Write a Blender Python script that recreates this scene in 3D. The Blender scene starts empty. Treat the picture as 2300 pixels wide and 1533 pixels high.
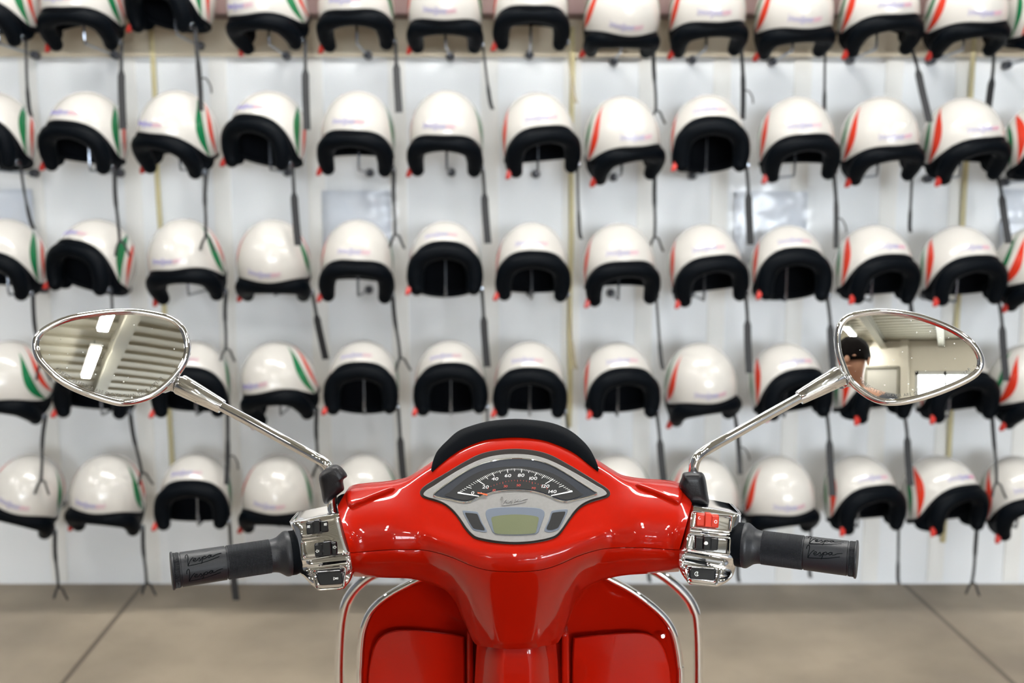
import bpy, math, random
from math import sin, cos, tan, pi, radians, sqrt, atan2, asin, acos, degrees
from mathutils import Vector as V, Matrix, Euler, Quaternion
random.seed(7)
sc = bpy.context.scene
COL = sc.collection

# ------------------------------------------------------------------ camera
PITCH = radians(8.0); FPX = 2300.0; CAM = V((0, 0, 1.443))
cd = bpy.data.cameras.new('camera'); cam = bpy.data.objects.new('camera', cd); COL.objects.link(cam)
cam.location = CAM; cam.rotation_euler = (pi/2 - PITCH, 0, 0)
cd.sensor_width = 36.0; cd.lens = 36.0; cd.clip_start = 0.02
cd.dof.use_dof = True; cd.dof.focus_distance = 1.09; cd.dof.aperture_fstop = 4.9
sc.camera = cam
# ------------------------------------------------------------------ world + exposure
w = bpy.data.worlds.new('world'); sc.world = w; w.use_nodes = True
w.node_tree.nodes['Background'].inputs[0].default_value = (0.85, 0.92, 1.0, 1)
w.node_tree.nodes['Background'].inputs[1].default_value = 0.5
sc.view_settings.view_transform = 'Standard'; sc.view_settings.look = 'None'
sc.view_settings.exposure = 1.2; sc.view_settings.gamma = 1.0
LAMP_STRENGTH = 50.0; WINDOW_STRENGTH = 12.0
# room
WALL_Y = 3.70; HELM_Y = 3.42; REAR_Y = -8.0; CEIL_Z = 4.0; ROOM_X = 5.5

# ------------------------------------------------------------------ unprojection helpers
FW = V((0, cos(PITCH), -sin(PITCH))); UP = V((0, sin(PITCH), cos(PITCH)))
def ray(px, py):
    return (FW + V((1, 0, 0))*((px-1150)/FPX) + UP*((766.5-py)/FPX))
def P(px, py, Y):
    d = ray(px, py); return CAM + d*(Y/d.y)
def PP(px, py, c, n):
    d = ray(px, py); return CAM + d*((c-CAM).dot(n)/d.dot(n))
def PZ(px, py, z=0.0):
    d = ray(px, py); return CAM + d*((z-CAM.z)/d.z)

# ------------------------------------------------------------------ mesh helpers
class MB:
    def __init__(s): s.v = []; s.f = []
    def add(s, vs, fs):
        o = len(s.v); s.v += [tuple(x) for x in vs]; s.f += [tuple(i+o for i in f) for f in fs]; return s
    def grid(s, rows, cu=False, cv=False):
        R = len(rows); C = len(rows[0]); vs = [p for r in rows for p in r]; fs = []
        for i in range(R if cv else R-1):
            for j in range(C if cu else C-1):
                a = i*C+j; b = i*C+(j+1) % C; c = ((i+1) % R)*C+(j+1) % C; d = ((i+1) % R)*C+j
                fs.append((a, b, c, d))
        return s.add(vs, fs)
    def loft(s, rings, cap0=True, cap1=True):
        n = len(rings[0]); o = len(s.v); s.grid(rings, cu=True)
        if cap0: s.f.append(tuple(o+i for i in reversed(range(n))))
        if cap1: s.f.append(tuple(o+(len(rings)-1)*n+i for i in range(n)))
        return s
    def box(s, c, d, rot=None):
        c = V(c); d = V(d)/2; vs = []
        for x in (-1, 1):
            for y in (-1, 1):
                for z in (-1, 1):
                    p = V((x*d.x, y*d.y, z*d.z))
                    if rot is not None: p = rot @ p
                    vs.append(c+p)
        return s.add(vs, [(0, 1, 3, 2), (4, 6, 7, 5), (0, 4, 5, 1), (2, 3, 7, 6), (0, 2, 6, 4), (1, 5, 7, 3)])
    def tube(s, path, r, n=12, closed=False, caps=True, sx=1.0, upv=None, roundend=False):
        path = [V(p) for p in path]; m = len(path)
        rs = r if isinstance(r, (list, tuple)) else [r]*m
        rs = list(rs)
        if roundend:
            a = path[0]; d = (path[0]-path[1]).normalized(); b = path[-1]; e = (path[-1]-path[-2]).normalized()
            r0 = rs[0]; r1 = rs[-1]
            pre = [(a+d*r0*sin(t), r0*cos(t)) for t in (1.45, 1.1, .7, .35)]
            post = [(b+e*r1*sin(t), r1*cos(t)) for t in (.35, .7, 1.1, 1.45)]
            path = [p for p, _ in pre]+path+[p for p, _ in post]
            rs = [q for _, q in pre]+rs+[q for _, q in post]; m = len(path)
        T = []
        for i in range(m):
            if closed: t = path[(i+1) % m]-path[i-1]
            else: t = path[min(i+1, m-1)]-path[max(i-1, 0)]
            T.append(t.normalized() if t.length > 1e-9 else V((0, 0, 1)))
        u = upv.copy() if upv is not None else (V((0, 0, 1)) if abs(T[0].z) < .9 else V((1, 0, 0)))
        rings = []
        for i in range(m):
            if upv is not None: u = upv.copy()
            u = (u - T[i]*u.dot(T[i]));
            u = u.normalized() if u.length > 1e-6 else V((1, 0, 0))
            b = T[i].cross(u)
            rings.append([path[i]+(u*cos(2*pi*k/n)*sx+b*sin(2*pi*k/n))*rs[i] for k in range(n)])
        if closed: return s.grid(rings, cu=True, cv=True)
        return s.loft(rings, caps, caps)
    def lathe(s, A, B, prof, n=32, caps=True):
        A = V(A); B = V(B); T = (B-A).normalized(); L = (B-A).length
        u = V((0, 0, 1)) if abs(T.z) < .9 else V((0, 1, 0)); u = (u-T*u.dot(T)).normalized(); b = T.cross(u)
        rings = [[A+T*L*t+(u*cos(2*pi*k/n)+b*sin(2*pi*k/n))*r for k in range(n)] for t, r in prof]
        return s.loft(rings, caps, caps)
    def ball(s, c, r, nu=16, nv=10):
        c = V(c); r = V((r, r, r)) if not hasattr(r, '__len__') else V(r); rows = []
        for i in range(nv+1):
            ph = .02+(pi-.04)*i/nv
            rows.append([c+V((r.x*sin(ph)*cos(2*pi*j/nu), r.y*sin(ph)*sin(2*pi*j/nu), r.z*cos(ph))) for j in range(nu)])
        return s.loft(rows)
    def prism(s, pts, off):
        off = V(off); a = [V(p) for p in pts]; return s.loft([a, [p+off for p in a]])

WM = {}
def link(o, parent=None):
    COL.objects.link(o)
    if parent is not None:
        o.parent = parent; o.matrix_parent_inverse = WM[parent.name].inverted()
    WM[o.name] = Matrix.Identity(4)
def obj(name, mb, mat, parent=None, bevel=0, seg=2, sub=0, angle=35, solid=0, label=None, flat=False):
    me = bpy.data.meshes.new(name); me.from_pydata(mb.v, [], mb.f); me.validate()
    import bmesh
    bm = bmesh.new(); bm.from_mesh(me); bmesh.ops.remove_doubles(bm, verts=bm.verts, dist=1e-6)
    bmesh.ops.recalc_face_normals(bm, faces=bm.faces); bm.to_mesh(me); bm.free()
    for p in me.polygons: p.use_smooth = not flat
    if not flat:
        try: me.set_sharp_from_angle(angle=radians(angle))
        except Exception: pass
    if mat: me.materials.append(mat)
    o = bpy.data.objects.new(name, me); link(o, parent)
    if solid:
        m = o.modifiers.new('solid', 'SOLIDIFY'); m.thickness = solid; m.offset = 0
    if bevel:
        m = o.modifiers.new('bevel', 'BEVEL'); m.width = bevel; m.segments = seg; m.limit_method = 'ANGLE'; m.angle_limit = radians(40)
        m.harden_normals = False
    if sub:
        m = o.modifiers.new('sub', 'SUBSURF'); m.levels = sub; m.render_levels = sub
    if label: o['label'] = label
    return o
def empty(name, loc=(0, 0, 0), label=None, cat=None, group=None, parent=None):
    o = bpy.data.objects.new(name, None); o.empty_display_size = .05; COL.objects.link(o); o.location = loc
    if parent is not None: o.parent = parent; o.matrix_parent_inverse = WM[parent.name].inverted()
    WM[o.name] = Matrix.Translation(V(loc)); tag(o, label, cat, group); return o
def tag(o, label=None, cat=None, group=None, kind=None):
    if label: o['label'] = label
    if cat: o['category'] = cat
    if group: o['group'] = group
    if kind: o['kind'] = kind
    return o
def struct(name, mb, mat, **k):
    o = obj(name, mb, mat, **k); o['kind'] = 'structure'; return o
def cr(pts, n=6, closed=False):
    """Catmull-Rom through points (tuples of any length)"""
    pts = [tuple(p) for p in pts]; m = len(pts); out = []
    for i in range(m if closed else m-1):
        if closed: p = [pts[(i+k-1) % m] for k in range(4)]
        else: p = [pts[max(i-1, 0)], pts[i], pts[i+1], pts[min(i+2, m-1)]]
        for j in range(n):
            t = j/n
            out.append(tuple(.5*(2*b+(c-a)*t+(2*a-5*b+4*c-d)*t*t+(3*b-a-3*c+d)*t**3) for a, b, c, d in zip(*p)))
    if not closed: out.append(pts[-1])
    return out
def interp(tab, x):
    if x <= tab[0][0]: return tab[0][1]
    for (a, b), (c, d) in zip(tab, tab[1:]):
        if x <= c:
            t = (x-a)/(c-a); return b+(d-b)*t
    return tab[-1][1]
def sinterp(tab, x):
    """smooth interpolation"""
    n = len(tab)
    if x <= tab[0][0]: return tab[0][1]
    if x >= tab[-1][0]: return tab[-1][1]
    for i in range(n-1):
        if x <= tab[i+1][0]:
            x0, y0 = tab[i]; x1, y1 = tab[i+1]; h = x1-x0; t = (x-x0)/h
            def sl(k):
                if k == 0: return (tab[1][1]-tab[0][1])/(tab[1][0]-tab[0][0])
                if k == n-1: return (tab[-1][1]-tab[-2][1])/(tab[-1][0]-tab[-2][0])
                return (tab[k+1][1]-tab[k-1][1])/(tab[k+1][0]-tab[k-1][0])
            m0 = sl(i)*h; m1 = sl(i+1)*h
            return (2*t**3-3*t*t+1)*y0+(t**3-2*t*t+t)*m0+(-2*t**3+3*t*t)*y1+(t**3-t*t)*m1

# ------------------------------------------------------------------ materials
def mat(name, col, rough=.5, metal=0, spec=.5, coat=0, emit=None, es=1, trans=0, bump=None, noise=None, ior=None):
    m = bpy.data.materials.new(name); m.use_nodes = True; nt = m.node_tree; b = nt.nodes['Principled BSDF']
    b.inputs['Base Color'].default_value = (*col, 1); b.inputs['Roughness'].default_value = rough
    b.inputs['Metallic'].default_value = metal; b.inputs['Specular IOR Level'].default_value = spec
    b.inputs['Coat Weight'].default_value = coat; b.inputs['Coat Roughness'].default_value = .03
    b.inputs['Transmission Weight'].default_value = trans
    if ior: b.inputs['IOR'].default_value = ior
    if emit: b.inputs['Emission Color'].default_value = (*emit, 1); b.inputs['Emission Strength'].default_value = es
    tc = nt.nodes.new('ShaderNodeTexCoord')
    if noise:  # (scale, colour2, detail)
        n = nt.nodes.new('ShaderNodeTexNoise'); n.inputs['Scale'].default_value = noise[0]; n.inputs['Detail'].default_value = noise[2]
        mx = nt.nodes.new('ShaderNodeMix'); mx.data_type = 'RGBA'; mx.inputs[6].default_value = (*col, 1); mx.inputs[7].default_value = (*noise[1], 1)
        rp = nt.nodes.new('ShaderNodeMapRange'); rp.inputs[1].default_value = .35; rp.inputs[2].default_value = .65
        nt.links.new(tc.outputs['Object'], n.inputs['Vector']); nt.links.new(n.outputs['Fac'], rp.inputs[0]); nt.links.new(rp.outputs[0], mx.inputs[0])
        nt.links.new(mx.outputs[2], b.inputs['Base Color'])
    if bump:  # (scale, strength)
        n = nt.nodes.new('ShaderNodeTexNoise'); n.inputs['Scale'].default_value = bump[0]; n.inputs['Detail'].default_value = 4
        bp = nt.nodes.new('ShaderNodeBump'); bp.inputs['Strength'].default_value = bump[1]; bp.inputs['Distance'].default_value = .002
        nt.links.new(tc.outputs['Object'], n.inputs['Vector']); nt.links.new(n.outputs['Fac'], bp.inputs['Height']); nt.links.new(bp.outputs[0], b.inputs['Normal'])
    return m
M = {}
M['red'] = mat('red_paint', (.375, .0070, .001), .35, spec=.05, coat=.6, noise=(3, (.367, .0068, .001), 2))
M['visor'] = mat('matt_black_plastic', (.003, .004, .0055), .5, spec=.04, bump=(900, .15))
M['rubber'] = mat('black_rubber', (.012, .0135, .017), .42, spec=.4, bump=(700, .12))
M['boot'] = mat('boot_rubber', (.008, .008, .010), .38, spec=.35, bump=(600, .1))
M['chrome'] = mat('chrome', (.93, .93, .94), .035, metal=1, noise=(40, (.88, .88, .90), 2))
M['silver'] = mat('satin_silver_plastic', (.25, .245, .24), .42, metal=.2, noise=(300, (.235, .23, .225), 2))
M['gasket'] = mat('dark_gasket', (.014, .010, .009), .3)
M['window'] = mat('instrument_surround', (.017, .021, .030), .35)
M['dial'] = mat('dial_black', (.007, .0075, .008), .5, spec=.3, bump=(1500, .1))
M['print'] = mat('white_print', (.85, .86, .84), .5)
M['redprint'] = mat('red_print', (.55, .05, .03), .5)
M['needle'] = mat('needle_orange', (.9, .12, .03), .4)
M['lcdframe'] = mat('lcd_frame', (.14, .165, .21), .35, metal=.2)
M['lcd'] = mat('lcd_screen', (.125, .14, .078), .3, noise=(30, (.135, .148, .084), 2))
M['black'] = mat('switch_black', (.008, .009, .011), .18, coat=.5)
M['redswitch'] = mat('switch_red', (.55, .03, .010), .25)
M['helm_black'] = mat('helmet_padding', (.001, .0022, .004), .5, spec=.08, bump=(120, .3))
M['lining'] = mat('helmet_lining', (.003, .004, .006), .8, spec=.1, bump=(200, .4))
M['strap'] = mat('strap_webbing', (.012, .013, .015), .6, bump=(900, .3))
M['tan_strap'] = mat('tan_webbing', (.20, .17, .10), .6, bump=(900, .3))
M['buckle'] = mat('red_buckle', (.45, .02, .012), .35)
M['steel'] = mat('steel_rod', (.30, .33, .38), .25, metal=1)
M['knob'] = mat('dark_cap', (.03, .035, .05), .3)
M['letter_blue'] = mat('lettering_blue', (.24, .22, .44), .4)
M['letter_red'] = mat('lettering_red', (.50, .22, .32), .4)
M['paper'] = mat('paper', (.68, .735, .82), .5, noise=(12, (.71, .755, .82), 2))
M['yellow'] = mat('yellow_tape', (.70, .62, .34), .5, noise=(8, (.62, .56, .33), 3))
M['cream'] = mat('cream_paint_and_shade', (.56, .50, .385), .6, noise=(3, (.52, .465, .355), 3), bump=(60, .1))  # cream paint, darkened to hold the tan shade under the top helmets
M['batten'] = mat('cream_batten', (.85, .85, .82), .55, noise=(3, (.835, .835, .805), 3))
M['wall'] = mat('white_wall_panel', (.84, .865, .88), .55, noise=(1.4, (.825, .85, .865), 3), bump=(40, .08))
M['beam'] = mat('brown_beam', (.13, .075, .07), .6, noise=(6, (.19, .12, .11), 4))
M['plaster'] = mat('plaster', (.60, .57, .50), .7, noise=(.7, (.54, .51, .45), 4), bump=(30, .1))
M['side'] = mat('dark_side_wall', (.10, .105, .115), .6, noise=(.9, (.075, .08, .09), 4), bump=(30, .1))
M['ceil'] = mat('corrugated_ceiling', (.30, .282, .225), .5, noise=(.8, (.27, .253, .20), 3))
M['ibeam'] = mat('grey_steel_beam', (.24, .23, .19), .6, noise=(2, (.21, .20, .17), 3))
M['lampbody'] = mat('lamp_housing', (.8, .8, .78), .4)
M['lamp'] = mat('lamp_tube', (1, 1, 1), .4, emit=(1, .985, .955), es=LAMP_STRENGTH)
M['daywin'] = mat('daylight_pane', (.8, .85, .9), .1, emit=(.88, .94, 1.0), es=WINDOW_STRENGTH)
M['wframe'] = mat('window_frame', (.45, .46, .46), .4)
M['doorm'] = mat('door_paint', (.50, .49, .45), .5, noise=(1.5, (.46, .45, .42), 3))
M['skin'] = mat('skin', (.45, .24, .16), .5, bump=(200, .1))
M['hair'] = mat('hair', (.004, .003, .003), .8, spec=.1, bump=(250, 1.0))
M['shirt'] = mat('shirt_cloth', (.06, .065, .08), .85, bump=(300, .3))
M['jeans'] = mat('jeans_cloth', (.03, .045, .09), .85, bump=(300, .3))
M['tyre'] = mat('tyre', (.015, .015, .015), .7, bump=(150, .4))
M['seatm'] = mat('seat_vinyl', (.03, .022, .018), .5, bump=(200, .2))
M['headlens'] = mat('lens_clear', (.8, .85, .9), .05, trans=.6)

def helmet_shell_mat():
    m = mat('helmet_white', (.56, .543, .507), .2, spec=.4, coat=.4); nt = m.node_tree; N = nt.nodes; L = nt.links; b = N['Principled BSDF']
    tc = N.new('ShaderNodeTexCoord'); sp = N.new('ShaderNodeSeparateXYZ'); L.new(tc.outputs['Object'], sp.inputs[0])
    def math_(op, a, b_=None, c=None):
        n = N.new('ShaderNodeMath'); n.operation = op
        for i, x in enumerate((a, b_, c)):
            if x is None: continue
            if isinstance(x, (int, float)): n.inputs[i].default_value = x
            else: L.new(x, n.inputs[i])
        return n.outputs[0]
    X, Y, Z = sp.outputs
    dz = math_('SUBTRACT', Z, .03); d2 = math_('MULTIPLY', dz, dz)
    yy = math_('SUBTRACT', Y, math_('MULTIPLY', d2, 5.5))      # arc, bulging forward
    taper = math_('MULTIPLY', math_('SUBTRACT', 1.0, math_('MULTIPLY', d2, 115.0)), 1.0)
    side = math_('GREATER_THAN', math_('ABSOLUTE', X), .045)
    inz = math_('MULTIPLY', math_('GREATER_THAN', taper, 0.0), side)
    def band(c, hw):
        h = math_('MULTIPLY', taper, hw)
        return math_('MULTIPLY', math_('LESS_THAN', math_('ABSOLUTE', math_('SUBTRACT', yy, c)), h), inz)
    b1 = band(-.032, .0155); b2 = band(.014, .011)
    plus = math_('GREATER_THAN', X, 0.0); minus = math_('SUBTRACT', 1.0, plus)
    green = math_('ADD', math_('MULTIPLY', b1, plus), math_('MULTIPLY', b2, minus))
    red = math_('ADD', math_('MULTIPLY', b2, plus), math_('MULTIPLY', b1, minus))
    def mix(f, a, c):
        n = N.new('ShaderNodeMix'); n.data_type = 'RGBA'; L.new(f, n.inputs[0])
        if isinstance(a, tuple): n.inputs[6].default_value = (*a, 1)
        else: L.new(a, n.inputs[6])
        n.inputs[7].default_value = (*c, 1); return n.outputs[2]
    c = mix(green, (.56, .543, .507), (.01, .15, .055)); c = mix(red, c, (.56, .035, .015))
    L.new(c, b.inputs['Base Color']); return m
M['helm'] = helmet_shell_mat()

def floor_mat():
    a0, a1 = PZ(304, 1334), PZ(141, 1533); b0, b1 = PZ(2046, 1325), PZ(2275, 1533)
    m = mat('concrete_floor', (.36, .30, .23), .55, spec=.35); nt = m.node_tree; N = nt.nodes; L = nt.links; b = N['Principled BSDF']
    tc = N.new('ShaderNodeTexCoord')
    def noise(s, d, r0, r1):
        n = N.new('ShaderNodeTexNoise'); n.inputs['Scale'].default_value = s; n.inputs['Detail'].default_value = d
        r = N.new('ShaderNodeMapRange'); r.inputs[1].default_value = r0; r.inputs[2].default_value = r1
        L.new(tc.outputs['Object'], n.inputs['Vector']); L.new(n.outputs['Fac'], r.inputs[0]); return r.outputs[0]
    def mix(f, a, c):
        n = N.new('ShaderNodeMix'); n.data_type = 'RGBA'; L.new(f, n.inputs[0])
        if isinstance(a, tuple): n.inputs[6].default_value = (*a, 1)
        else: L.new(a, n.inputs[6])
        n.inputs[7].default_value = (*c, 1); return n.outputs[2]
    c = mix(noise(1.6, 5, .38, .62), (.345, .288, .218), (.215, .178, .136))
    f2 = noise(7, 6, .52, .75)
    mm = N.new('ShaderNodeMath'); mm.operation = 'MULTIPLY'; mm.inputs[1].default_value = .45; L.new(f2, mm.inputs[0])
    c = mix(mm.outputs[0], c, (.24, .20, .16))
    sp = N.new('ShaderNodeSeparateXYZ'); L.new(tc.outputs['Object'], sp.inputs[0])
    for p, q in ((a0, a1), (b0, b1)):
        k = (q.x-p.x)/(q.y-p.y); x0 = p.x-k*p.y
        n1 = N.new('ShaderNodeMath'); n1.operation = 'MULTIPLY_ADD'; L.new(sp.outputs[1], n1.inputs[0]); n1.inputs[1].default_value = k; n1.inputs[2].default_value = x0
        n2 = N.new('ShaderNodeMath'); n2.operation = 'SUBTRACT'; L.new(sp.outputs[0], n2.inputs[0]); L.new(n1.outputs[0], n2.inputs[1])
        n3 = N.new('ShaderNodeMath'); n3.operation = 'ABSOLUTE'; L.new(n2.outputs[0], n3.inputs[0])
        n4 = N.new('ShaderNodeMath'); n4.operation = 'LESS_THAN'; L.new(n3.outputs[0], n4.inputs[0]); n4.inputs[1].default_value = .009
        c = mix(n4.outputs[0], c, (.13, .105, .08))
    L.new(c, b.inputs['Base Color'])
    n = N.new('ShaderNodeTexNoise'); n.inputs['Scale'].default_value = 60; n.inputs['Detail'].default_value = 6
    bp = N.new('ShaderNodeBump'); bp.inputs['Strength'].default_value = .2; bp.inputs['Distance'].default_value = .003
    L.new(tc.outputs['Object'], n.inputs['Vector']); L.new(n.outputs['Fac'], bp.inputs['Height']); L.new(bp.outputs[0], b.inputs['Normal'])
    return m
M['floor'] = floor_mat()

def mirror_mat():
    m = mat('mirror_glass', (.80, .79, .73), .0, metal=1); nt = m.node_tree; N = nt.nodes; L = nt.links
    b = N['Principled BSDF']; out = N['Material Output']
    tc = N.new('ShaderNodeTexCoord'); vo = N.new('ShaderNodeTexVoronoi'); vo.inputs['Scale'].default_value = 210
    L.new(tc.outputs['Object'], vo.inputs['Vector'])
    rnd = N.new('ShaderNodeSeparateColor'); L.new(vo.outputs['Color'], rnd.inputs[0])
    r = N.new('ShaderNodeMapRange'); r.inputs[1].default_value = .0; r.inputs[2].default_value = 1; r.inputs[3].default_value = -.30; r.inputs[4].default_value = .22
    L.new(rnd.outputs[0], r.inputs[0])
    lt = N.new('ShaderNodeMath'); lt.operation = 'LESS_THAN'; L.new(vo.outputs['Distance'], lt.inputs[0]); L.new(r.outputs[0], lt.inputs[1])
    no = N.new('ShaderNodeTexNoise'); no.inputs['Scale'].default_value = 25; no.inputs['Detail'].default_value = 3; L.new(tc.outputs['Object'], no.inputs['Vector'])
    r2 = N.new('ShaderNodeMapRange'); r2.inputs[1].default_value = .38; r2.inputs[2].default_value = .52; L.new(no.outputs['Fac'], r2.inputs[0])
    mu = N.new('ShaderNodeMath'); mu.operation = 'MULTIPLY'; L.new(lt.outputs[0], mu.inputs[0]); L.new(r2.outputs[0], mu.inputs[1])
    m2 = N.new('ShaderNodeMath'); m2.operation = 'MULTIPLY'; L.new(mu.outputs[0], m2.inputs[0]); m2.inputs[1].default_value = .7
    df = N.new('ShaderNodeBsdfDiffuse'); df.inputs[0].default_value = (.8, .8, .75, 1)
    ms = N.new('ShaderNodeMixShader'); L.new(m2.outputs[0], ms.inputs[0]); L.new(b.outputs[0], ms.inputs[1]); L.new(df.outputs[0], ms.inputs[2]); L.new(ms.outputs[0], out.inputs[0])
    return m
M['mirror'] = mirror_mat()
def sleeve_mat():
    m = bpy.data.materials.new('clear_plastic'); m.use_nodes = True; N = m.node_tree.nodes; L = m.node_tree.links
    N.remove(N['Principled BSDF']); t = N.new('ShaderNodeBsdfTransparent'); g = N.new('ShaderNodeBsdfGlossy'); g.inputs['Roughness'].default_value = .2
    lw = N.new('ShaderNodeLayerWeight'); lw.inputs[0].default_value = .25
    tc = N.new('ShaderNodeTexCoord'); n = N.new('ShaderNodeTexNoise'); n.inputs['Scale'].default_value = 9; L.new(tc.outputs['Object'], n.inputs[0])
    bp = N.new('ShaderNodeBump'); bp.inputs['Strength'].default_value = .8; bp.inputs['Distance'].default_value = .02; L.new(n.outputs[0], bp.inputs['Height']); L.new(bp.outputs[0], g.inputs['Normal'])
    ms = N.new('ShaderNodeMixShader'); ms.inputs[0].default_value = .05; L.new(t.outputs[0], ms.inputs[1]); L.new(g.outputs[0], ms.inputs[2])
    L.new(ms.outputs[0], N['Material Output'].inputs[0]); return m
M['sleeve'] = sleeve_mat()

# ------------------------------------------------------------------ text helper (letters as meshes, cached)
_tc = {}
def char_mesh(ch):
    if ch in _tc: return _tc[ch]
    cu = bpy.data.curves.new('txt', 'FONT'); cu.body = ch; cu.size = 1.0; cu.extrude = .03; cu.resolution_u = 3
    o = bpy.data.objects.new('txt', cu); COL.objects.link(o)
    dg = bpy.context.evaluated_depsgraph_get(); me = o.evaluated_get(dg).to_mesh()
    vs = [v.co.copy() for v in me.vertices]; fs = [tuple(p.vertices) for p in me.polygons]
    o.evaluated_get(dg).to_mesh_clear(); COL.objects.unlink(o); bpy.data.objects.remove(o); bpy.data.curves.remove(cu)
    wd = max([v.x for v in vs] or [.3])-min([v.x for v in vs] or [0]); x0 = min([v.x for v in vs] or [0])
    _tc[ch] = (vs, fs, wd, x0); return _tc[ch]
def add_text(mb, s, place, h, stretch=1.0, shear=0.0, gap=.08, thick=1.0):
    """place(u, v, w) -> point. u along the line, v up, w out; text centred"""
    tot = 0; items = []
    for ch in s:
        if ch == ' ': tot += .35*stretch; continue
        vs, fs, wd, x0 = char_mesh(ch); items.append((tot, ch)); tot += (wd+gap)*stretch
    tot -= gap*stretch
    for x, ch in items:
        vs, fs, wd, x0 = char_mesh(ch)
        mb.add([place(((v.x-x0)*stretch+x-tot/2+shear*v.y)*h/.7, (v.y-.35)*h/.7, v.z*h*thick) for v in vs], fs)
    return tot*h/.7
SCRIPT = [[(.0, .66), (.01, .9), (.06, 1.0), (.075, .7), (.06, .35), (.05, .0)], [(.05, .0), (.12, .38), (.20, .62), (.215, .60)],
          [(.19, .36), (.26, .40), (.275, .52), (.235, .52), (.205, .38), (.235, .27), (.31, .34)],
          [(.31, .34), (.375, .54), (.385, .42), (.415, .33), (.38, .26), (.345, .28)],
          [(.42, .36), (.475, .56), (.44, .20), (.415, .02)], [(.465, .48), (.52, .60), (.56, .54), (.54, .40), (.475, .38)],
          [(.56, .44), (.64, .60), (.70, .62), (.64, .62), (.61, .48), (.65, .42), (.71, .62)], [(.71, .62), (.70, .47), (.76, .47), (.84, .58), (.98, .66)],
          [(.05, .0), (.3, .05), (.6, .16), (.92, .38)]]
def add_script(mb, place, W, H, r):
    for st in SCRIPT:
        mb.tube([place((u-.5)*W, (v-.5)*H) for u, v in cr(st, 4)], r, 6)

# ================================================================== ROOM
X = ROOM_X
struct('floor', MB().box((0, (WALL_Y+REAR_Y)/2, -.05), (2*X+.4, WALL_Y-REAR_Y+.4, .1)), M['floor'], flat=True)
struct('wall_far', MB().box((0, WALL_Y+.05, CEIL_Z/2), (2*X+.4, .1, CEIL_Z)), M['wall'], flat=True)
struct('wall_left', MB().box((-X-.05, (WALL_Y+REAR_Y)/2, CEIL_Z/2), (.1, WALL_Y-REAR_Y, CEIL_Z)), M['side'], flat=True)
struct('wall_right', MB().box((X+.05, (WALL_Y+REAR_Y)/2, CEIL_Z/2), (.1, WALL_Y-REAR_Y, CEIL_Z)), M['side'], flat=True)
# rear wall with a window opening (x -.35..1.9, z 1.2..3.44) and a second, wider one at the right
W1 = (-.35, 1.9, 1.1, 3.15); W2 = (2.4, 4.9, 1.1, 3.15)
m = MB()
def wb(x0, x1, z0, z1): m.box(((x0+x1)/2, REAR_Y-.08, (z0+z1)/2), (x1-x0, .16, z1-z0))
wb(-X, X, 0, 1.1); wb(-X, X, 3.15, CEIL_Z); wb(-X, W1[0], 1.1, 3.15); wb(W1[1], W2[0], 1.1, 3.15); wb(W2[1], X, 1.1, 3.15)
struct('wall_near', m, M['plaster'], flat=True)
for k, w_ in enumerate((W1, W2)):
    x0, x1, z0, z1 = w_; n = 3
    pane = struct('window_%d' % (k+1), MB().box(((x0+x1)/2, REAR_Y-.12, (z0+z1)/2), (x1-x0, .02, z1-z0)), M['daywin'], flat=True)
    f = MB()
    for i in range(n+1):
        xx = x0+(x1-x0)*i/n; f.box((xx, REAR_Y-.06, (z0+z1)/2), (.06 if 0 < i < n else .16, .08, z1-z0+.06))
    for zz in (z0, z1): f.box(((x0+x1)/2, REAR_Y-.06, zz), (x1-x0, .08, .20))
    obj('window_frame', f, M['wframe'], pane, flat=True)
d1 = struct('door_1', MB().box((-1.2, REAR_Y+.02, 1.6), (.80, .05, 3.2)), M['doorm'], bevel=.004)
obj('door_frame', MB().box((-1.62, REAR_Y+.03, 1.62), (.07, .09, 3.24)).box((-.77, REAR_Y+.03, 1.62), (.07, .09, 3.24)).box((-1.2, REAR_Y+.03, 3.25), (.92, .09, .07)), M['ibeam'], d1, flat=True)
obj('door_handle', MB().tube([(-.87, REAR_Y+.06, 1.05), (-.87, REAR_Y+.10, 1.05), (-.99, REAR_Y+.10, 1.05)], .01, 8), M['steel'], d1)
struct('trim_1', MB().box((-.60, REAR_Y+.06, CEIL_Z/2), (.20, .12, CEIL_Z)), M['plaster'], flat=True)
# ceiling : corrugated sheet, ribs running across the room
rows = []; yy = REAR_Y-.1; prof = [(0, 0), (.06, 0), (.085, .022), (.175, .022), (.20, 0)]
while yy < WALL_Y+.1:
    for a, b in prof[:-1]: rows.append([(-X-.1, yy+a, CEIL_Z+b), (X+.1, yy+a, CEIL_Z+b)])
    yy += .20
struct('ceiling', MB().grid(rows), M['ceil'], flat=True, solid=.01)
k = 2
for bx in (-2.9, -1.15, .33, 2.4, 4.1):
    b = MB().box((bx, (WALL_Y+REAR_Y)/2, CEIL_Z-.02), (.16, WALL_Y-REAR_Y, .02)).box((bx, (WALL_Y+REAR_Y)/2, CEIL_Z-.11), (.015, WALL_Y-REAR_Y, .18)).box((bx, (WALL_Y+REAR_Y)/2, CEIL_Z-.20), (.16, WALL_Y-REAR_Y, .02))
    struct('trim_%d' % k, b, M['ibeam'], flat=True); k += 1
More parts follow.
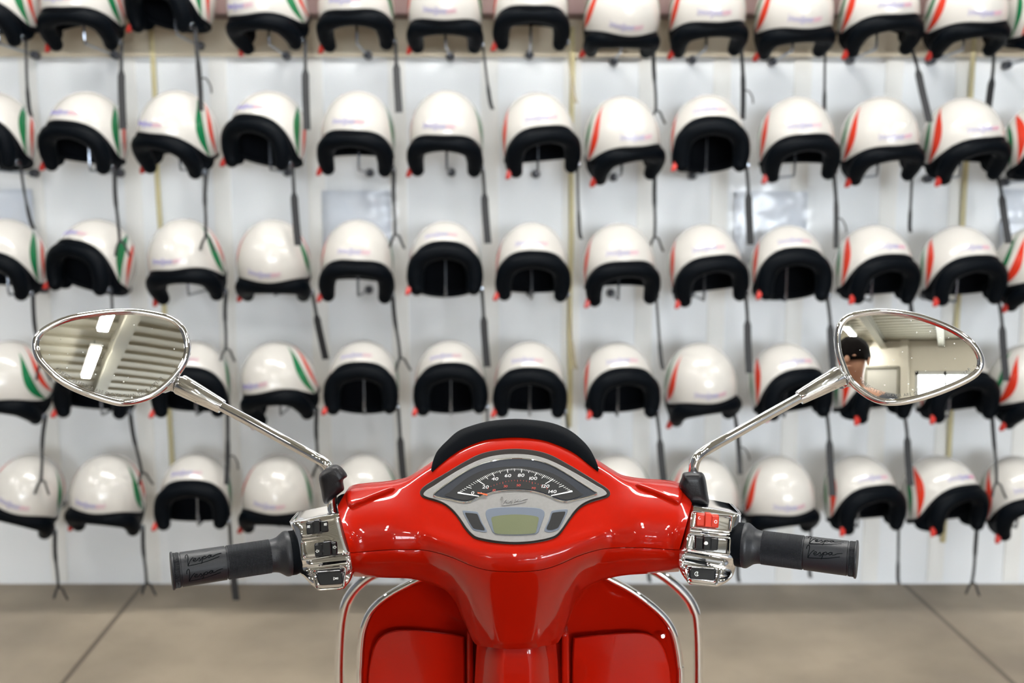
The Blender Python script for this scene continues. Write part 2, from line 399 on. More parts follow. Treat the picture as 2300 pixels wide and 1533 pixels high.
# far wall battens, cream band with painted shade, beam over the top helmet row
for bx in (80, 300, 500, 712, 895, 1100, 1283, 1450, 1615, 1793, 1995, 2150, 2330):
    p = P(bx, 450, WALL_Y-.004)
    struct('trim_%d' % k, MB().box((p.x, WALL_Y-.002, 1.32), (.062, .006, 2.62)), M['batten'], bevel=.002); k += 1
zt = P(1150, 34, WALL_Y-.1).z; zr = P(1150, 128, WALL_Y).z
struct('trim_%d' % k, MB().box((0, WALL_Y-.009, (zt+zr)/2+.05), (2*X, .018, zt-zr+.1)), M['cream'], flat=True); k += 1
struct('trim_%d' % k, MB().box((0, WALL_Y-.06, zt+.10), (2*X, .12, .20)), M['beam'], bevel=.004); k += 1

# ceiling strip lights
def lamp(x, y, first=[None]):
    if first[0] is None:
        e = empty('ceiling_light', (0, 0, 0), 'slim white strip light hanging under the corrugated ceiling', 'light', 'ceiling strip lights')
        obj('housing', MB().box((0, 0, .045), (.14, .68, .05)), M['lampbody'], e, bevel=.006)
        obj('diffuser', MB().box((0, 0, 0), (.11, .66, .04)), M['lamp'], e, bevel=.01)
        obj('hanger', MB().tube([(0, -.2, .06), (0, -.2, .24)], .004, 6), M['steel'], e)
        obj('hanger', MB().tube([(0, .2, .06), (0, .2, .24)], .004, 6), M['steel'], e)
        first[0] = e
    else:
        s = first[0]; e = s.copy(); COL.objects.link(e)
        for c in s.children:
            d = c.copy(); COL.objects.link(d); d.parent = e
    e.location = (x, y, CEIL_Z-.24)
for x, ys in ((.06, (-1.41, -2.44)), (-1.64, (-6.35, -7.62)), (1.85, (-6.35,)), (-2.6, (.2,)), (2.6, (.2,)), (-4.0, (1.2,)), (4.0, (1.2,)), (-2.3, (-2.6,)), (2.3, (-2.6,))):  # lamps forward of the camera are unseen, added to light helmets and scooter
    for y in ys: lamp(x, y)
# two unseen longer strips, added for long highlights on the handlebar cover
e = empty('ceiling_light', (0, 0, 0), 'long white strip light across the room, added for highlights on the scooter', 'light', 'added highlight strip lights')
obj('housing', MB().box((0, 0, .045), (1.44, .14, .05)), M['lampbody'], e, bevel=.006)
obj('diffuser', MB().box((0, 0, 0), (1.40, .11, .04)), M['lamp'], e, bevel=.01)
for hx in (-.5, .5): obj('hanger', MB().tube([(hx, 0, .06), (hx, 0, .24)], .004, 6), M['steel'], e)
e2 = e.copy(); COL.objects.link(e2)
for c in e.children:
    d = c.copy(); COL.objects.link(d); d.parent = e2
e.location = (-.80, 2.1, CEIL_Z-.24); e2.location = (.80, 2.1, CEIL_Z-.24)

# ================================================================== HELMETS
HA, HB, HC = .121, .140, .147
def hrim(th):
    t = (1-cos(th))/2
    s = min(1, t*1.75); s = s*s*(3-2*s)
    z = .018+(-.062-.018)*s
    return z+.010*max(0, (t-.6)/.4)
def hpt(th, ph, k=1.0):
    s = sin(ph)
    if ph > pi/2: s = s**.55
    return V((HA*s*sin(th)*k, -HB*s*cos(th)*k, HC*cos(ph)*k))
def hsurf(x, z, k=1.003):
    """front surface point at local x,z"""
    q = 1-(x/HA)**2-(z/HC)**2
    return V((x, -HB*sqrt(max(q, 0))*k, z))
def build_helmet():
    e = empty('helmet', (0, 0, 0)); n = 56; R = 22
    def surf(k, dz=0):
        rows = []
        for i in range(R+1):
            row = []
            for j in range(n):
                th = 2*pi*j/n; pm = acos((hrim(th)+dz)/HC); row.append(hpt(th, .03+(pm-.03)*i/R, k))
            rows.append(row)
        return rows
    m = MB(); a = surf(1.0); m.loft(a, True, False); o = len(m.v)
    # rolled edge inwards
    m.grid([a[-1], [V(p)*.985+V((0, 0, -.003)) for p in a[-1]], [V(p)*.965 for p in a[-1]]], cu=True)
    obj('shell', m, M['helm'], e, angle=60)
    m = MB(); b = surf(.94, .004); m.loft(b, True, False)
    # thick padded rim running round sides and back
    pts = [hpt(2*pi*j/n, acos((hrim(2*pi*j/n)-.004)/HC), .955) for j in range(n)]
    m.tube(pts, .010, 8, closed=True)
    obj('lining', m, M['lining'], e, angle=60)
    path = [(-.093, -.040, -.104), (-.096, -.046, -.088), (-.097, -.060, -.066), (-.088, -.083, -.034), (-.058, -.106, -.015), (0, -.117, -.007),
            (.058, -.106, -.015), (.088, -.083, -.034), (.097, -.060, -.066), (.096, -.046, -.088), (.093, -.040, -.104)]
    rr = [.023, .026, .028, .029, .0275, .026, .0275, .029, .028, .026, .023]
    q = cr([(*p, r) for p, r in zip(path, rr)], 5)
    obj('padding', MB().tube([p[:3] for p in q], [p[3] for p in q], 14, roundend=True), M['helm_black'], e, angle=60)
    # ear flap covers behind the cheek pads
    for s in (-1, 1):
        m = MB()
        m.loft([[V((s*(.112-.0*k), y, z)) + V((s*(-.012+.010*k), 0, 0)) for y, z in cr([(-.06, -.05), (.03, -.05), (.035, -.085), (.0, -.104), (-.04, -.108), (-.068, -.09)], 4, True)] for k in (0, 1)])
        obj('ear_flap', m, M['helm_black'], e, bevel=.003)
    # lettering: small upright strokes, blue running to red
    mb = MB(); mr = MB(); W = .100; xs = [i/27 for i in range(28)]
    random.seed(3)
    for i, u in enumerate(xs):
        x = -.012+(u-.5)*W; h = .0045+.003*random.random()+(.006 if i in (0, 10, 11) else 0)
        t = mb if u < .72 else mr; zz = .046
        t.tube([hsurf(x-.001, zz-h), hsurf(x+.001, zz+h)], .0010, 5)
        if i % 2 == 0: t.tube([hsurf(x, zz+(.004 if i % 4 else -.004)), hsurf(x+W/27, zz+(.004 if i % 4 else -.004))], .0009, 5)
    l = obj('lettering', mb, M['letter_blue'], e, label='blue lettering'); obj('lettering', mr, M['letter_red'], e, label='red end of the lettering')
    m = MB().box((-.118, -.045, -.112), (.016, .014, .026), Euler((0, .35, 0)).to_matrix()).box((-.124, -.045, -.124), (.012, .010, .010))
    obj('buckle', m, M['buckle'], e, bevel=.003, label='red buckle')
    m = MB().tube([(.118, -.030, -.100), (.125, -.030, -.100)], .011, 8)
    obj('snap', m, M['steel'], e, bevel=.001)
    return e
def ribbon(path, ws, t=.0018):
    m = MB(); rings = []; ws = [q*1.4 for q in ws]
    for (p, w_) in zip(path, ws):
        p = V(p); rings.append([p+V((-w_/2, -t/2, 0)), p+V((w_/2, -t/2, 0)), p+V((w_/2, t/2, 0)), p+V((-w_/2, t/2, 0))])
    return m.loft(rings)
def strap_mesh(kind):
    L = .30
    if kind == 0:   # narrow webbing with broad padded tongue
        m = ribbon(cr([(0, 0, 0), (.003, -.008, -.08), (.004, -.004, -.17), (.009, .002, -.30)], 4), [.008]*6+[.017]*7)
    elif kind == 1:  # webbing with forked catch
        m = ribbon(cr([(0, 0, 0), (-.002, -.006, -.09), (.001, -.004, -.18), (0, 0, -.24)], 4), [.010]*6+[.007]*7)
        m.tube([(0, 0, -.235), (-.010, 0, -.255), (-.018, 0, -.285)], .0045, 6).tube([(0, 0, -.235), (.014, 0, -.245), (.022, 0, -.270), (.030, 0, -.290)], .004, 6)
    elif kind == 2:  # webbing with a loose loop
        m = ribbon(cr([(0, 0, 0), (.002, -.004, -.10), (0, 0, -.20), (-.004, 0, -.27)], 4), [.009]*5+[.012]*8)
        m.tube(cr([(0, 0, -.17), (.018, .004, -.165), (.032, .004, -.19), (.034, .004, -.215)], 5), .0026, 6)
    else:            # thin straight webbing
        m = ribbon(cr([(0, 0, 0), (.001, -.005, -.12), (.004, -.003, -.22), (.010, 0, -.25)], 4), [.006]*6+[.009]*7)
    return m
helm0 = build_helmet()
straps = []
for kd in range(4):
    me = bpy.data.meshes.new('chin_strap'); mm = strap_mesh(kd); me.from_pydata(mm.v, [], mm.f); me.materials.append(M['strap']); straps.append(me)
tan_me = straps[3].copy(); tan_me.materials.clear(); tan_me.materials.append(M['tan_strap'])

# (px, py of the dome centre, apparent forehead tilt, yaw (+ = turned to the photo's left), roll (+ = photo-left side lower), strap kind)
ROWS = [
 ('top', [(-8, 20, 8, 32, 0, 3), (186, 20, -6, 18, 0, 0), (392, -2, 24, 34, -4, 2), (602, 22, -14, 30, 2, 0), (800, 20, -9, 6, 2, 0), (1000, 24, -20, 1, 0, 3), (1192, 20, -4, -3, 0, 4),
          (1397, 36, -34, -9, 0, 1), (1588, 32, -18, -10, 3, 2), (1783, 36, -24, -13, 4, 3), (1972, 32, -8, -17, 4, 0), (2168, 34, -17, -18, 4, 0), (2352, 45, 14, -38, 0, 0)]),
 ('second', [(-10, 308, 24, 26, 0, 3), (198, 308, 14, 24, -4, 1), (402, 306, -4, 34, -6, 1), (605, 306, 22, 26, -4, 0), (805, 307, 0, 6, -2, 1), (1003, 306, -7, 4, -1, 0), (1208, 310, 8, -12, 5, 3),
             (1397, 318, -14, -24, 6, 1), (1588, 314, 24, -4, 0, 0), (1787, 320, 3, -9, 3, 2), (1974, 320, -12, -17, 5, 3), (2160, 322, 0, -22, 5, 0), (2345, 330, 24, -28, 0, 0)]),
 ('middle', [(15, 590, 9, 24, -3, 1), (216, 590, 25, 32, -4, 3), (420, 590, -18, 14, 5, 1), (615, 590, -36, 4, -1, 0), (803, 592, -4, -3, -3, 1), (1000, 594, 25, -1, 0, 0), (1194, 598, 13, -5, -2, 4),
             (1390, 600, 0, -8, 2, 3), (1583, 602, 9, -8, 6, 0), (1768, 604, 22, -10, -2, 0), (1960, 604, 12, -22, -2, 1), (2152, 606, 12, -16, 1, 0), (2325, 606, -24, -26, 2, 2)]),
 ('fourth', [(25, 860, -33, 34, -3, 1), (225, 862, 13, 12, -2, 1), (438, 862, 16, 8, 0, 2), (628, 862, -22, 24, 12, 1), (817, 860, 22, 4, 1, 0), (1012, 860, 21, 0, 2, 3), (1190, 862, 15, -1, -1, 3),
             (1388, 864, 16, -12, -1, 0), (1573, 864, -34, -16, 7, 2), (1765, 866, 16, -20, 1, 0), (1948, 868, 10, -32, 0, 0), (2135, 868, 12, -18, 2, 1), (2310, 868, -26, -30, 3, 1)]),
 ('bottom', [(60, 1112, -34, 10, -20, 1), (243, 1112, -34, 14, -6, 1), (442, 1112, 13, 6, 0, 0), (624, 1114, -34, 4, -5, 3), (820, 1114, -34, 0, 0, 3), (1000, 1114, -20, -4, 0, 3), (1190, 1114, -30, 0, 0, 3),
             (1385, 1114, -34, -6, 0, 3), (1578, 1116, -34, -10, 5, 3), (1748, 1116, -34, -14, 5, 3), (1930, 1116, 8, -22, 0, 3), (2112, 1118, 9, -34, -3, 1), (2288, 1118, -6, -10, 10, 3)])]
ORD = ['leftmost', 'second from the left', 'third from the left', 'fourth from the left', 'fifth from the left', 'sixth from the left', 'seventh from the left',
       'sixth from the right', 'fifth from the right', 'fourth from the right', 'third from the right', 'second from the right', 'rightmost']
SCALE = 1.0
# hook prototype: foot at origin, knob on the wall
DY = WALL_Y-HELM_Y
hk0 = empty('wall_hook', (0, 0, 0))
obj('rod', MB().tube(cr([(0, DY-.014, -.002), (0, .03, 0), (0, .006, .004), (0, 0, .02), (0, 0, .10), (0, 0, .198)], 5), .0042, 8), M['steel'], hk0)
obj('mounting_cap', MB().lathe((0, DY-.012, -.002), (0, DY-.045, -.002), [(0, .016), (.3, .016), (.9, .013), (1, .008)], 16), M['knob'], hk0)
def dup(root, loc, R=None):
    r = root.copy(); COL.objects.link(r); r.location = loc
    if R is not None: r.rotation_euler = R.to_euler()
    for ch in root.children:
        if ch.name.startswith('chin_strap'): continue
        c = ch.copy(); COL.objects.link(c); c.parent = r
    return r
first = True; HANG = []
for ri, (rn, hs) in enumerate(ROWS):
    for ci, (px, py, tilt, yaw, roll, sk) in enumerate(hs):
        c = P(px, py, HELM_Y)
        d = ray(px, py); elev = degrees(atan2(d.z, d.y)); azim = degrees(atan2(d.x, d.y))
        pw = tilt-elev; yw = yaw+azim*(.6 if azim < 0 else .35)
        R = Matrix.Rotation(radians(-yw), 3, 'Z') @ Matrix.Rotation(radians(-pw), 3, 'X') @ Matrix.Rotation(radians(-roll), 3, 'Y')
        if first: h = helm0; h.location = c; h.rotation_euler = R.to_euler(); hk = hk0; hk.location = c+V((0, 0, -.108))
        else: h = dup(helm0, c, R); hk = dup(hk0, c+V((0, 0, -.108)))
        first = False
        # strap hangs straight down from the photo-right cheek pad
        a = V((.120, -.018, -.100)); me = tan_me if sk == 4 else straps[sk]
        s = bpy.data.objects.new('chin_strap', me); COL.objects.link(s); s.parent = h
        HANG.append((s, c, R, a, random.uniform(-2, 2), random.uniform(.82, 1.0)))
        turn = 'turned left' if yaw > 14 else ('turned right' if yaw < -14 else 'facing forward')
        tl = 'tipped back' if tilt > 12 else ('tipped down' if tilt < -12 else 'hanging level')
        row = {'top': 'top row', 'second': 'second row', 'middle': 'middle row', 'fourth': 'fourth row', 'bottom': 'bottom row'}[rn]
        tag(h, 'white open-face helmet %s, %s, %s in the %s' % (turn, tl, ORD[ci], row), 'helmet', 'helmets on the wall, %s' % row)
        tag(hk, 'bent steel wall hook under the helmet %s in the %s' % (ORD[ci], row), 'hook', 'helmet hooks, %s' % row)

# hang every strap straight down, leaning just enough to rest beside or over the helmet below
def strap_hits(anchor, Rs, L, own):
    for (s_, c_, R_, a_, j_, l_) in HANG:
        if s_ is own or (c_-anchor).length > .62 or c_.z > anchor.z-.1: continue
        Ri = R_.inverted()
        for i in range(3, 32):
            for dx in (-.016-.012*(i > 20), .016+.016*(i > 20)):
                p = Ri @ (anchor+Rs @ V((dx+.004, -.003, -L*i/31))-c_)
                if (p.x/HA)**2+(p.y/HB)**2+(p.z/HC)**2 < 1.22 and p.z > -.12: return True
    return False
CAND = sorted([(abs(jy-1)+abs(jx)*.8, jy, jx) for jy in (0, 2, 4, 6, 8, 10, 12, -3, -6) for jx in (0, 4, 8, 12, 16, 20, 25, 30, 35, -4, -8, -12)])
for (s, c, R, a, j, l) in HANG:
    anchor = c+R @ a; best = Matrix.Rotation(radians(j), 3, 'Y')
    if strap_hits(anchor, best, .31*l, s):
        for _, jy, jx in CAND:
            Rs = Matrix.Rotation(radians(-jy), 3, 'Y') @ Matrix.Rotation(radians(-jx), 3, 'X')
            if not strap_hits(anchor, Rs, .31*l, s): best = Rs; break
    s.matrix_basis = Matrix.Translation(a) @ R.inverted().to_4x4() @ best.to_4x4() @ Matrix.Diagonal((1, 1, l, 1))

# papers in plastic sleeves
for (x0, y0, x1, y1, lb) in ((722, 428, 880, 575, 'pale sheet in clear sleeve behind the fifth helmet of the middle row'),
                             (1650, 430, 1808, 590, 'pale sheet in clear sleeve above the fourth helmet from the right, middle row'),
                             (-60, 425, 82, 575, 'pale sheet in a clear sleeve at the left edge of the wall'),
                             (2252, 425, 2400, 575, 'pale sheet in a clear sleeve at the right edge of the wall')):
    a = P(x0, y0, WALL_Y-.016); b = P(x1, y1, WALL_Y-.016); c = (a+b)/2
    e = empty('wall_notice', (c.x, c.y, b.z), lb, 'paper', 'notices on the wall')
    rows = []
    for i in range(7):
        z = a.z+(b.z-a.z)*i/6; rows.append([(a.x+(b.x-a.x)*j/6, WALL_Y-.018-.003*sin(pi*j/6)*(i/6), z) for j in range(7)])
    obj('sheet', MB().grid(rows), M['paper'], e, solid=.0008)
    rows = []
    for i in range(9):
        z = a.z+.02+(b.z-a.z-.03)*i/8; rows.append([(a.x-.02+(b.x-a.x+.05)*j/8, WALL_Y-.026-.014*sin(pi*j/8)*(.4+.6*i/8)-.004*sin(i*1.9+j), z) for j in range(9)])
    obj('plastic_sleeve', MB().grid(rows), M['sleeve'], e)
# yellow tapes hanging on the wall
for (px, y0, y1, lb) in ((357, 60, 1110, 'long yellow tape hanging down the wall behind the third helmet column'),
                         (1283, 60, 960, 'long yellow tape hanging down the wall right of the seventh helmet column'),
                         (2166, 60, 1218, 'long yellow tape hanging down the wall near the right edge')):
    p = P(px, 450, WALL_Y-.022); za = P(px, y0, WALL_Y-.022).z; zb = P(px, y1, WALL_Y-.022).z
    rows = [[(p.x-.0085+.002*sin(i), WALL_Y-.022+.002*sin(i*.9), za+(zb-za)*i/16), (p.x+.0085+.002*sin(i), WALL_Y-.022+.002*sin(i*.9+.5), za+(zb-za)*i/16)] for i in range(17)]
    tag(obj('hanging_tape', MB().grid(rows), M['yellow'], solid=.001), lb, 'tape', 'yellow tapes on the wall')

# ================================================================== SCOOTER
scooter = empty('motor_scooter', (0, .75, 0), 'glossy red motor scooter with chrome mirrors facing the wall of helmets', 'scooter')
CX = 1156.0
CC = P(CX, 1115, 1.06); INC = radians(40); CN = V((0, -sin(INC), cos(INC)))   # instrument plane
def Q(px, py, h=0.0): return PP(px, py, CC+CN*h, CN)
def tiltc(px): return -(px-CX)/378*4
TT = [(0, 976), (50, 980), (96, 994), (141, 1018), (170, 1036), (190, 1047), (222, 1068), (245, 1081), (270, 1087), (300, 1091), (340, 1094), (372, 1099), (384, 1108), (396, 1134)]
SS = [(0, 1283), (45, 1281), (73, 1276), (103, 1266), (145, 1248), (200, 1233), (280, 1231), (355, 1236), (400, 1238)]
KN = [(0, 1228), (60, 1224), (110, 1212), (160, 1196), (210, 1180), (280, 1172), (400, 1172)]
def Yk(px, dx): return Q(px, sinterp(KN, dx)+tiltc(px)).y
def scol(px, dx):
    """end of bar slants: px of the seam row is nearer the middle than the top row"""
    return px
rows = []; us = []; SEAM = []
k = -1.0
N = 84
for i in range(N+1):
    u = -1+2*i/N; us.append(u)
def upper_col(u):
    # top row reaches dx=385, seam row reaches dx=355
    a = abs(u); sg = -1 if u < 0 else 1
    out = []
    def at(v):  # v 0 top .. 1 seam -> dx
        end = interp([(0, 398), (.5, 388), (1, 370)], v)
        return end*a
    dxt = at(0); pt = CX+sg*dxt; T = sinterp(TT, dxt)+tiltc(pt)
    dxs = at(1); ps = CX+sg*dxs; S = sinterp(SS, dxs)+tiltc(ps)*.8
    dxk = at(.5); pk = CX+sg*dxk; K = sinterp(KN, dxk)+tiltc(pk)
    top = Q(pt, T)
    # hidden far side
    e = min(1, (1-a)/.05); 
    out.append(top+V((0, .115, -.085)))
    out.append(top+V((0, .100, -.045)))
    out.append(top+V((0, .060, -.012)))
    out.append(top+V((0, .022, .0005)))
    out.append(top+V((0, .006, .0005)))
    for t in (0, .12, .25, .4, .55, .7, .82, .92, 1.0):
        out.append(Q(pt+(pk-pt)*t, T+(K-T)*t))
    mix = min(1, max(0, (dxk-185)/95)); mix = mix*mix*(3-2*mix)
    def arc(px, py, yp):
        t = min(1, max(0, (py-T)/(S-T))); ya = top.y-.054*(1-(1-t)**2.0)+.004*t**4
        return yp+(ya-yp)*mix
    for i in range(5, len(out)):
        t = (0, .12, .25, .4, .55, .7, .82, .92, 1.0)[i-5]; px = pt+(pk-pt)*t; py = T+(K-T)*t
        out[i] = P(px, py, arc(px, py, out[i].y))
    y0 = Q(pk, K).y
    for t, dy in ((.18, -.0045), (.36, -.0075), (.55, -.0090), (.75, -.0092), (.92, -.0082), (1.0, -.0070)):
        out.append(P(pk+(ps-pk)*t, K+(S-K)*t, arc(0, K+(S-K)*t, y0+dy)))
    SEAM.append((u, out[-1].y))
    out.append(out[-1]+V((0, .003, -.0005)))
    return out
m = MB(); cols = [upper_col(u) for u in us]
m.grid(cols)
# end caps
for c in (cols[0], cols[-1]):
    o = len(m.v); m.v += [tuple(p) for p in c]; cc = sum((V(p) for p in c), V())/len(c); m.v.append(tuple(cc))
    for j in range(len(c)): m.f.append((o+j, o+(j+1) % len(c), o+len(c)))
hc = obj('handlebar_cover', m, M['red'], scooter, angle=50, label='glossy red upper handlebar cover')

# raised pads where the mirror stems enter the arms
for pts in ([(779, 1110), (806, 1104), (845, 1099), (878, 1095), (886, 1099), (872, 1106), (840, 1119), (806, 1133), (788, 1139), (781, 1130)],
            [(1531, 1103), (1505, 1096), (1468, 1091), (1436, 1087), (1428, 1091), (1441, 1098), (1473, 1111), (1506, 1125), (1524, 1132), (1531, 1122)]):
    ring = []
    q = cr(pts, 4, True); cx_ = sum(p[0] for p in q)/len(q); cy_ = sum(p[1] for p in q)/len(q)
    def sf(px, py, h):
        dx = abs(px-CX)/.985; T = sinterp(TT, dx)+tiltc(px); t = max(0, (py-T)/(1236-T)); y = Q(px, T).y-.054*(1-(1-t)**2)
        return P(px, py, y)+V((0, -.55, .83))*h
    m = MB().loft([[sf(cx_+(x-cx_)*k, cy_+(y-cy_)*k, h) for x, y in q] for k, h in ((1.06, -.006), (1.03, .0005), (.97, .0030), (.90, .0042), (.80, .0046), (.5, .0046), (.02, .0046))])
    obj('mirror_mount', m, M['red'], scooter, angle=60)

# lower cover (arms + funnel neck)
BOT = [(-1.0, (794, 1294)), (-.85, (868, 1297)), (-.72, (920, 1299)), (-.62, (958, 1308)), (-.52, (1000, 1325)), (-.44, (1022, 1350)), (-.38, (1037, 1385)), (-.33, (1050, 1412)), (-.27, (1067, 1445)),
       (-.2, (1095, 1452)), (-.1, (1125, 1456)), (0, (1158, 1457)), (.1, (1190, 1455)), (.2, (1222, 1450)), (.27, (1252, 1443)), (.33, (1270, 1410)), (.38, (1281, 1383)), (.44, (1293, 1348)),
       (.52, (1315, 1322)), (.62, (1347, 1305)), (.72, (1392, 1293)), (.85, (1450, 1288)), (1.0, (1525, 1283))]
def bot(u): return sinterp([(a, b[0]) for a, b in BOT], u), sinterp([(a, b[1]) for a, b in BOT], u)
YB = [(0, 1.085), (.12, 1.087), (.2, 1.098), (.27, 1.120), (.35, 1.128), (.44, 1.120), (.52, 1.105), (.62, 1.088), (.8, 1.075), (1, 1.07)]
cols = []
N2 = 96
for i in range(N2+1):
    u = -1+2*i/N2; a = abs(u); dxs = 370*a; ps = CX+(1 if u > 0 else -1)*dxs
    S = sinterp(SS, dxs)+tiltc(ps)*.8; pk = CX+(1 if u > 0 else -1)*388*a
    ys = interp(SEAM, u)+.0005
    bx, by = bot(u); yb = sinterp(YB, a)
    col = [P(ps, S-1, ys+.004), P(ps, S+1.5, ys+.0005)]
    for t in (.08, .18, .3, .42, .55, .68, .8, .9, 1.0):
        # horizontal pinch follows a curve so the funnel flares
        th = t**1.0; tx = t
        tx = t**sinterp([(0, 1), (.15, .92), (.3, .76), (.5, .7), (.65, .85), (.8, 1), (1, 1)], a)
        fy = t**sinterp([(0, 1.2), (.3, 1.5), (.6, 2.2), (1, 2.6)], a)
        col.append(P(ps+(bx-ps)*tx, S+(by-S)*th, ys+(yb-ys)*fy))
    e = col[-1]
    col += [e+V((0, .006, -.001)), e+V((0, .03, .004)), e+V((0, .06, .02 if a > .4 else .0))]
    cols.append(col)
m = MB().grid(cols)
for c in (cols[0], cols[-1]):
    o = len(m.v); m.v += [tuple(p) for p in c]; cc = sum((V(p) for p in c), V())/len(c); m.v.append(tuple(cc))
    for j in range(len(c)): m.f.append((o+j, o+(j+1) % len(c), o+len(c)))
obj('handlebar_lower_cover', m, M['red'], scooter, angle=50, label='red lower handlebar cover with funnel neck')
# two crease lines on the neck's flat centre panel
# visor
up_ = [(968, 1055), (972, 1036), (980, 1016), (990, 1003), (1003, 990), (1028, 968), (1060, 955), (1100, 945), (1156, 940), (1212, 944), (1252, 953), (1285, 969), (1311, 991), (1325, 1008), (1334, 1024), (1341, 1040), (1345, 1053)]
lo_ = [(971, 1060), (985, 1047), (1000, 1034), (1014, 1023), (1036, 1009), (1060, 998), (1090, 988), (1120, 984), (1156, 982), (1192, 984), (1222, 989), (1252, 999), (1277, 1010), (1298, 1023), (1314, 1036), (1330, 1049), (1343, 1059)]
A = cr(up_, 4); B = cr(lo_, 4); rows = []; n = len(A)
front = []; back = []
for i in range(n):
    s = sin(pi*i/(n-1)); 
    b = Q(B[i][0], B[i][1], .001); t_ = P(A[i][0], A[i][1], min(b.y+.004+.012*s, Q(A[i][0], A[i][1], .004).y))
    ln = []
    for j in range(7):
        k = j/6; p = b.lerp(t_, k); p += V((0, -.006, .004))*sin(pi*k)*s*.6; ln.append(p)
    front.append(ln)
rows = [f+[p+V((0, .0035+.010*s0, -.001)) for p, s0 in zip(reversed(f), [j/6 for j in range(7)])] for f in front]
obj('visor', MB().loft(rows), M['visor'], scooter, bevel=.0008, angle=40, label='matt black fly screen')

# instrument cluster
ip = empty('instrument_panel', tuple(Q(CX, 1115)), parent=scooter)
OUT = [(943, 1108), (946, 1098), (960, 1086), (1000, 1062), (1040, 1038), (1075, 1020), (1110, 1011), (1156, 1007), (1202, 1011), (1237, 1021), (1275, 1041), (1315, 1065), (1352, 1088), (1367, 1099), (1371, 1109), (1364, 1117), (1340, 1124), (1318, 1132), (1300, 1144),
       (1283, 1164), (1268, 1186), (1255, 1202), (1238, 1211), (1200, 1219), (1156, 1222), (1112, 1219), (1072, 1211), (1058, 1203), (1042, 1185), (1028, 1163), (1011, 1144), (993, 1131), (972, 1124), (950, 1117)]
def inset(pts, d, cx=CX, cy=1115):
    n = len(pts); out = []
    for i in range(n):
        a = V((*pts[i-1], 0)); b = V((*pts[(i+1) % n], 0)); t = (b-a).normalized(); nn = V((-t.y, t.x, 0)); out.append((pts[i][0]+nn.x*d, pts[i][1]+nn.y*d))
    return out
def slab(name, pts, h0, h1, mt, par, n=5, bevel=0, closed=True, label=None):
    q = cr(pts, n, True) if n > 1 else pts
    return obj(name, MB().loft([[Q(x, y, h0) for x, y in q], [Q(x, y, h1) for x, y in q]]), mt, par, bevel=bevel, angle=30, label=label)
# clockwise in image (y down) -> inset sign
slab('gasket', OUT, -.004, .0012, M['gasket'], ip, 4, .0006)
def shift(pts, cx, cy, sx, sy): return [(cx+(x-cx)*sx, cy+(y-cy)*sy) for x, y in pts]
PLT = [(951, 1110), (957, 1101), (975, 1090), (1010, 1067), (1045, 1047), (1080, 1031), (1115, 1022), (1156, 1019), (1197, 1022), (1232, 1032), (1270, 1050), (1308, 1071), (1340, 1090), (1356, 1099), (1363, 1109), (1350, 1115), (1328, 1121), (1308, 1131), (1292, 1145),
       (1277, 1165), (1262, 1187), (1250, 1200), (1234, 1207), (1198, 1214), (1156, 1217), (1114, 1214), (1076, 1207), (1062, 1200), (1048, 1185), (1033, 1163), (1017, 1144), (999, 1130), (978, 1121), (960, 1116)]
slab('face_plate', PLT, -.003, .0024, M['silver'], ip, 4, .0006, label='satin silver face plate')
WIN = [(974, 1112), (981, 1103), (1010, 1082), (1045, 1059), (1080, 1042), (1115, 1033), (1156, 1029), (1197, 1032), (1232, 1042), (1267, 1060), (1302, 1082), (1332, 1101), (1340, 1106), (1335, 1111), (1300, 1120), (1275, 1126), (1262, 1125), (1247, 1121), (1235, 1115), (1200, 1104),
       (1156, 1101), (1112, 1104), (1077, 1116), (1065, 1122), (1052, 1127), (1035, 1127), (1010, 1121), (984, 1116)]
slab('dial_surround', WIN, .001, .0027, M['window'], ip, 4)
wq = cr(WIN, 5, True)
obj('dial_rim', MB().tube([Q(x, y, .0028) for x, y in wq], .0008, 8, closed=True), M['chrome'], ip)
DIAL = [(1000, 1112), (1012, 1104), (1030, 1088), (1055, 1070), (1085, 1056), (1120, 1049), (1156, 1047), (1192, 1049), (1225, 1057), (1255, 1070), (1283, 1089), (1302, 1106), (1308, 1110), (1290, 1118), (1272, 1122), (1258, 1120), (1240, 1113), (1200, 1100.5), (1156, 1097.5), (1112, 1100.5),
        (1075, 1113), (1060, 1120), (1045, 1123), (1025, 1119)]
slab('dial', shift(DIAL, 1156, 1100, 1.01, 1.0), .002, .0031, M['dial'], ip, 4)
def c1(x, y): return 900+x/4.381, 900+y/4.381
OUTT = [c1(560, 903), c1(752, 778), c1(898, 708), c1(1047, 671), c1(1190, 669), c1(1342, 703), c1(1502, 768), c1(1690, 888)]
INNT = [c1(770, 937), c1(826, 826), c1(922, 742), c1(1055, 706), c1(1188, 702), c1(1318, 737), c1(1424, 815), c1(1480, 932)]
mk = MB(); red = MB()
O_ = cr(OUTT, 10); I_ = cr(INNT, 10)
for k in range(71):
    a, b = O_[k], I_[k]; mx, my = b[0]-a[0], b[1]-a[1]; ln = 1.0 if k % 10 == 0 else (.75 if k % 5 == 0 else .42)
    L0 = sqrt(mx*mx+my*my); 
    if k % 10: ln = min(ln, 12.5*ln*1.2/max(L0, 1)) if k % 5 else min(ln, 12/max(L0, 1))
    q = (a[0]+mx*ln, a[1]+my*ln); wd = .95 if k % 10 == 0 else (.7 if k % 5 == 0 else .42)
    if k in (0, 70): wd = 1.5
    nx, ny = -my/L0*wd, mx/L0*wd
    if k % 10 or True:
        mk.prism([Q(a[0]-nx, a[1]-ny, .0031), Q(a[0]+nx, a[1]+ny, .0031), Q(q[0]+nx*.6, q[1]+ny*.6, .0031), Q(q[0]-nx*.6, q[1]-ny*.6, .0031)], CN*.0003)
